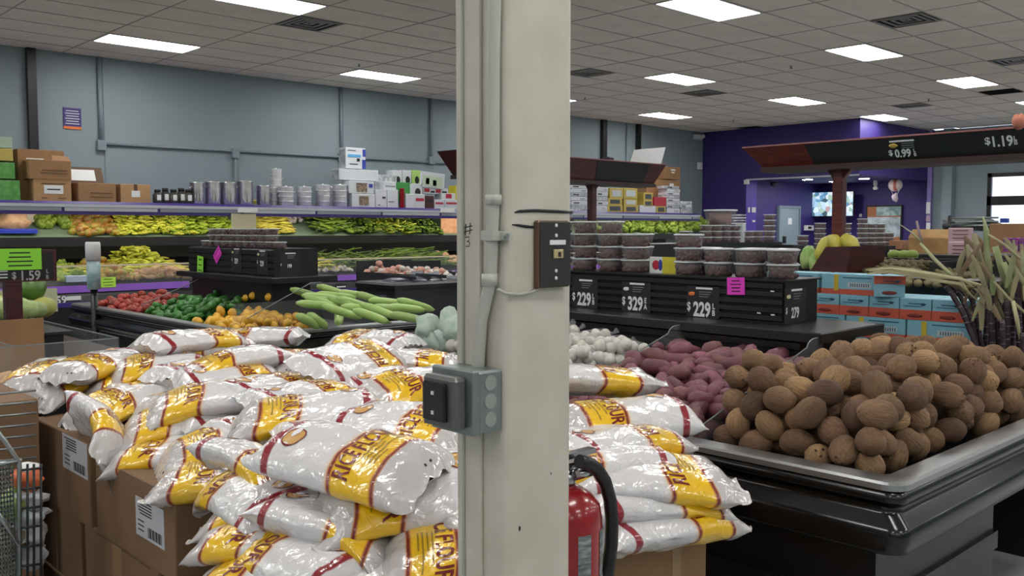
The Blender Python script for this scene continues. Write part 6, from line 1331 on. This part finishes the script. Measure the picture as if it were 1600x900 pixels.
def bag_meshes(seed, droop, twist, slump):
    F = bag_surface(seed, droop, twist, slump); vs = []; uvs = []
    def vmap(j): q = j / NV; return q
    cols = 2 * NU
    for j in range(NV + 1):
        v = vmap(j)
        for k in range(cols):
            if k <= NU: u = math.sin((k / NU * 2 - 1) * PI / 2); side = 1
            else: u = math.sin((1 - (k - NU) / NU * 2) * PI / 2); side = -1
            vs.append(F(u, v, side)); uvs.append(((u + 1) / 2, v))
    fs = [(j * cols + k, j * cols + (k + 1) % cols, (j + 1) * cols + (k + 1) % cols, (j + 1) * cols + k) for j in range(NV) for k in range(cols)]
    me = bpy.data.meshes.new('bag_film'); me.from_pydata([tuple(p) for p in vs], [], fs); me.polygons.foreach_set('use_smooth', [True] * len(fs))
    ul = me.uv_layers.new(name='UVMap'); li_ = [c for l in me.loops for c in uvs[l.vertex_index]]; ul.data.foreach_set('uv', li_); me.materials.append(M_bag); me.update()
    out = [('film', me)]
    def mapped(geo, cu, cv, sx, sy, m, nm, lift=.0012, rot=0):
        v, f = geo; q = []
        for p in v:
            x, y = p[0] * sx, p[1] * sy; u = cu + x / (BW / 2 * .93); vv = cv + y / BL - .35 * (abs(u) / 2) ** 3; q.append(tuple(F(max(-.99, min(.99, u)), vv, 1, lift)))
        o = bpy.data.meshes.new(nm); o.from_pydata(q, [], f); o.materials.append(m); return (nm, o)
    def sub(geo):     # split lettering into small pieces so that it follows the bulge
        bm = bmesh.new(); vv = [bm.verts.new(p) for p in geo[0]]
        for f in geo[1]:
            try: bm.faces.new([vv[i] for i in f])
            except ValueError: pass
        bmesh.ops.triangulate(bm, faces=bm.faces); bmesh.ops.subdivide_edges(bm, edges=[e for e in bm.edges if e.calc_length() > .18], cuts=1, use_grid_fill=True)
        bm.verts.index_update(); r = ([tuple(v.co) for v in bm.verts], [tuple(v.index for v in f.verts) for f in bm.faces]); bm.free(); return r
    out.append(mapped(sub(text_geo('RICE FLOUR', 1, .025)), 0, .40, .041, .056, M_dred, 'lettering'))
    gr = lambda w_, h_, n: ([(-w_ / 2 + w_ * i / n, s * h_ / 2, 0) for s in (-1, 1) for i in range(n + 1)], [(i, i + 1, n + 2 + i, n + 1 + i) for i in range(n)])
    b = MB()
    for k, (cu, cv, w_) in enumerate(((.1, .345, .11), (.0, .32, .08), (.15, .295, .13), (-.1, .272, .06))):
        g = gr(w_, .004, 8); q = mapped(g, cu, cv, 1, 1, None, 'x'); b.add([tuple(v.co) for v in q[1].vertices], [tuple(p.vertices) for p in q[1].polygons]); 
    o = bpy.data.meshes.new('small_print'); o.from_pydata(b.v, [], b.f); o.materials.append(M_olive); out.append(('small_print', o))
    def disc(rx, ry, r0, n=24, dx=0, dy=0):
        if r0 == 0: return ([(dx, dy, 0)] + [(dx + rx * math.cos(2 * PI * k / n) * s, dy + ry * math.sin(2 * PI * k / n) * s, 0) for s in (.5, 1) for k in range(n)], [(0, 1 + k, 1 + (k + 1) % n) for k in range(n)] + [(1 + k, 1 + n + k, 1 + n + (k + 1) % n, 1 + (k + 1) % n) for k in range(n)])
        return ([(dx + rx * math.cos(2 * PI * k / n) * s, dy + ry * math.sin(2 * PI * k / n) * s, 0) for s in (r0, 1) for k in range(n)], [(k, n + k, n + (k + 1) % n, (k + 1) % n) for k in range(n)])
    out.append(mapped(disc(.036, .026, 0), -.25, .79, 1, 1, M_lgold, 'logo', .0012)); out.append(mapped(disc(.037, .027, .88), -.25, .79, 1, 1, M_dred, 'logo_ring', .0018))
    out.append(mapped(disc(.02, .008, 0, dx=.018, dy=.004), -.25, .79, 1, 1, mat('logo_white', 'dcdadc', .4), 'logo_flash', .0022))
    g = ([(a + dx, b_, 0) for dx in (.0, .022) for (a, b_) in ((0, 0), (.007, 0), (.007, .005), (0, .005))], [(0, 1, 2, 3), (4, 5, 6, 7)])
    out.append(mapped(([(x, y, 0) for x, y, _ in g[0]], g[1]), .15, .06, 1, 1, M_ink, 'seal_dots', .0012))
    return out
VAR = [bag_meshes(*a) for a in ((1, .02, 0, .3), (2, .045, .06, .6), (3, .01, -.05, 0), (4, .03, .1, 1), (5, .0, 0, .4), (6, .055, -.08, .8), (7, .025, .04, .2), (8, .015, -.1, .5), (9, .035, .0, 1.2))]
def bag_obj(P, Q, roll, var, lab, grp='rice flour bags', flip=False):
    d = Q - P; L_ = d.length; c = (P + Q) / 2
    if L_ < .43: c = P + d.normalized() * .225
    sc = min(1.14, max(1, L_ / BL)); y = d.normalized(); x = y.cross(Vector((0, 0, 1))).normalized(); z = x.cross(y)
    M = Matrix((x, y, z)).transposed() @ Matrix.Rotation(roll, 3, 'Y')
    e = empty('flour_bag', c, label=lab, cat='flour bag', group=grp, rot=M.to_euler()); e.scale = (1.0, sc, 1.0)
    for nm, me in VAR[var]: inst(nm, me, (0, 0, 0), parent=e)
    return e
BAGS = [
 ((400,524,1.12),(200,540,1.13), .0, 0, 'flour bag lying highest at the far left back of the pile'),
 ((232,550,1.08),(400,532,1.10), .1, 1, 'flour bag with round white end tucked under the far left top bag'),
 ((236,594,1.05),(462,542,1.12), -.1, 8, 'long flour bag lying diagonally over the left middle of the pile'),
 ((648,545,1.12),(440,586,1.10), -.35, 2, 'big flour bag, logo and RICE FLOUR facing up, back middle of pile'),
 ((300,532,1.06),(500,524,1.08), 0, 4, 'flour bag at the back between the lemons and the diagonal bag'),
 ((500,526,1.06),(668,536,1.06), .1, 6, 'flour bag at the back below the gourds'),
 ((735,570,1.07),(600,562,1.08), .1, 7, 'flour bag left of the column below the lettuce bags'),
 ((480,606,1.03),(640,580,1.06), .1, 1, 'flour bag under the big upward facing bag'),
 ((550,622,1.06),(745,584,1.10), .15, 3, 'flour bag with crinkled white end beside the outlet box'),
 ((197,637,1.00),(450,606,1.04), .15, 8, 'flour bag with clear FLOUR lettering across the left centre'),
 ((352,658,1.04),(600,630,1.07), .12, 0, 'flour bag lying right above the big front bag'),
 ((686,752,1.05),(424,688,1.08), -.3, 2, 'biggest looking flour bag at the front, RICE FLOUR slanting up'),
 ((745,690,1.06),(540,650,1.09), -.2, 7, 'flour bag behind the front bag, touching the column'),
 ((158,580,1.03),(330,564,1.05), .1, 3, 'flour bag second from the left edge of the top layer'),
 ((45,610,.97),(190,566,1.03), .1, 1, 'flour bag with fat crinkled end near the left edge'),
 ((12,602,.98),(125,560,1.02), -.1, 5, 'leftmost flour bag overhanging the wire cart'),
 ((90,588,1.03),(205,556,1.05), .0, 4, 'flour bag with red stripe on top at the left end'),
 ((124,608,.96),(260,592,.98), .1, 6, 'small looking flour bag end below the left top layer'),
 ((212,716,.85),(140,640,.95), 1.0, 5, 'flour bag hanging down over the gap between two cartons'),
 ((110,650,.93),(260,610,.97), .1, 3, 'crumpled flour bag end under the left overhang'),
 ((172,670,.93),(340,650,.95), .2, 1, 'flour bag below the clear lettered bag, end facing left'),
 ((235,714,.91),(420,682,.94), .15, 8, 'flour bag with FLOUR lettering right above the labelled carton'),
 ((232,757,.85),(420,737,.87), .1, 4, 'lowest flour bag lying on the labelled front carton'),
 ((167,712,.85),(300,702,.87), .1, 6, 'flour bag end poking out above the dark carton gap'),
 ((512,778,.95),(344,688,1.0), .35, 5, 'flour bag sloping down to the right, left of the big front bag'),
 ((346,728,.96),(460,802,.93), .3, 3, 'crinkled flour bag end left of the sloping bag'),
 ((330,780,.91),(500,790,.92), .1, 1, 'flour bag end, upper one at the near stack\'s left side'),
 ((655,868,.87),(425,786,.94), .3, 8, 'long white flour bag sloping under the big front bag'),
 ((490,790,.98),(740,752,1.01), .45, 0, 'flour bag with large OUR lettering beside the column base'),
 ((322,826,.86),(480,842,.87), .1, 6, 'flour bag end, second down at the near stack\'s left side'),
 ((388,822,.88),(540,892,.86), .3, 3, 'flour bag end with dark dots in the middle of the near stack'),
 ((318,872,.81),(470,890,.82), .1, 1, 'flour bag end, lowest at the near stack\'s left side'),
 ((400,880,.80),(560,905,.82), .2, 7, 'flour bag end at the bottom edge of the picture'),
 ((475,862,.85),(640,925,.82), .25, 4, 'flour bag end low in the middle of the near stack'),
 ((572,890,.87),(760,862,.90), .3, 0, 'flour bag low beside the column, yellow band with R'),
 ((650,822,.94),(780,790,.96), .3, 6, 'small flour bag end pressed against the column'),
 ((1022,598,1.13),(850,592,1.15), .2, 2, 'top flour bag of the right stack beside the column'),
 ((858,664,1.07),(1046,645,1.08), .1, 0, 'second flour bag of the right stack, red stripe at its tip'),
 ((1056,685,1.02),(870,702,1.04), .1, 4, 'third flour bag of the right stack, yellow tip'),
 ((1145,752,.965),(940,742,.99), -.08, 2, 'broad flour bag jutting right with logo, right stack'),
 ((1130,772,.915),(930,786,.93), .0, 7, 'flat flour bag second from the bottom of the right stack'),
 ((1137,799,.865),(950,832,.865), .05, 4, 'bottom flour bag of the right stack on the carton'),
]
for (b_, t_, roll, var, lab) in BAGS:
    P, Q = ray(b_[0], b_[1], 2, b_[2] - .035), ray(t_[0], t_[1], 2, t_[2] - .035); bag_obj(P, Q, roll, var, lab)
# the bags inside the pile, seen only through gaps
r7 = random.Random(11)
def filler(x0, x1, y0, y1, zs_, nx, ny, a0=0):
    for z in zs_:
        for i in range(nx):
            for j in range(ny):
                x = x0 + (x1 - x0) * (i + .5) / nx; y = y0 + (y1 - y0) * (j + .5) / ny; a = a0 + r7.uniform(-.25, .25) + (PI if r7.random() < .5 else 0)
                d = Vector((math.cos(a), math.sin(a), 0)) * .225; c = Vector((x, y, z + r7.uniform(-.006, .006)))
                bag_obj(c - d, c + d, r7.uniform(-.05, .05), r7.choice((0, 2, 4, 6)), 'flour bag buried inside the pile, seen only through gaps', 'flour bags inside the pile')
filler(1.32, 2.25, 2.7, 4.0, (.84, .92), 2, 4)
filler(1.5, 2.3, 2.75, 3.85, (1.0,), 2, 4)
filler(1.35, 1.75, 1.65, 2.5, (.58, .66, .74, .82), 1, 3)
filler(1.36, 1.75, 1.75, 2.5, (.90, .975), 1, 3)
filler(1.72, 1.9, 1.45, 1.75, (.84, .91, .98), 1, 1, -.3)
carton_box(.35, 1.06, 3.72, 4.3, .0, .96, 'brown carton standing behind the wire cart')
# ---------------- wire cart at the left edge ----------------
YC = 3.55; wcx = empty('wire_cart', (0, 0, 0), label='galvanised wire cart with mesh side at the lower left edge', cat='cart')
M_wire = mat('bright_wire', '9aa3a5', .3, metal=.85); M_wired = mat('dark_wire', '2f3436', .4, metal=.5)
b = MB()
for k in range(9):
    py = 616 + 17.5 * k; p0, p1 = ray(-60, py + 5, 1, YC), ray(56, py - 6, 1, YC); MB().cyl(p0, p1, .0042, n=6).build('wire', M_wire, wcx)
YD = 3.1
for k in range(7):
    py = 735 + 30 * k; MB().cyl(ray(30, py, 1, YD), ray(66, py - 4, 1, YD), .004, n=6).build('wire', M_wired, wcx)
for px in (32, 43, 53, 64): MB().cyl(ray(px, 725, 1, YD), ray(px, 925, 1, YD), .004, n=6).build('wire', M_wired, wcx)
MB().tube([ray(-20, 655, 1, YD), ray(8, 690, 1, YD), ray(30, 722, 1, YD), ray(30, 930, 1, YD)], .007, 8).build('corner_rod', M_wire, wcx)
MB().tube([ray(-20, 780, 1, YD - .02), ray(6, 815, 1, YD - .02), ray(28, 850, 1, YD - .02)], .007, 8).build('strut', M_wire, wcx)
MB().cyl(ray(-20, 728, 1, YD), ray(34, 720, 1, YD), .007, n=8).build('top_rod', M_wire, wcx)
g0, g1 = ray(-30, 732, 1, YD + .03), ray(27, 940, 1, YD + .03); b = MB(); nx_, nz_ = 10, 30
for i in range(nx_ + 1): x = g0.x + (g1.x - g0.x) * i / nx_; b.box(x - .002, x + .002, YD + .03, YD + .033, g1.z, g0.z)
for j in range(nz_ + 1): z = g1.z + (g0.z - g1.z) * j / nz_; b.box(g0.x, g1.x, YD + .03, YD + .033, z - .0035, z + .0035)
tag(b.build('mesh_panel', M_galv, wcx), kind='stuff')
MB().box(g0.x - .3, g1.x + .35, YD + .1, YC - .05, .12, .14).build('cart_floor', M_wired, wcx)
for (a, b_) in ((.05, 0), (.3, 0)): MB().cyl((g1.x + a, YD + .1, 0), (g1.x + a, YD + .1, .14), .03, n=10).build('caster', M_black, wcx)
for k, (px, py, r, h, lab) in enumerate(((45, 745, .05, 'cf6a3c', 'orange and white pack topmost inside the wire cart'), (42, 778, .055, 'b9bec4', 'white plastic pack below the orange one in the cart'), (48, 805, .05, 'aeb4ba', 'white pack in the middle of the wire cart'), (42, 835, .06, 'b4b9be', 'pale pack in the lower part of the wire cart'), (46, 868, .055, 'a9afb5', 'lowest visible pale pack in the wire cart'), (8, 790, .06, '8fa55c', 'leafy green bunch behind the perforated cart panel'), (12, 850, .06, '7f6f60', 'brownish bag behind the perforated cart panel'))):
    p = ray(px, py, 1, YD + .15); o = MB().ball((0, 0, 0), r, r, r * .75, 12, 8, wob=.7, seed=k).build('plastic_pack', mat('pack_' + 'abcdefg'[k], h, .35, bump=.2, bscale=40), None, p, (0, 0, k)); tag(o, lab, 'pack')
    if k == 0: MB().ball((0, 0, .028), r * .7, r * .8, r * .4, 10, 6, wob=.4, seed=3).build('white_corner', M_white, o)
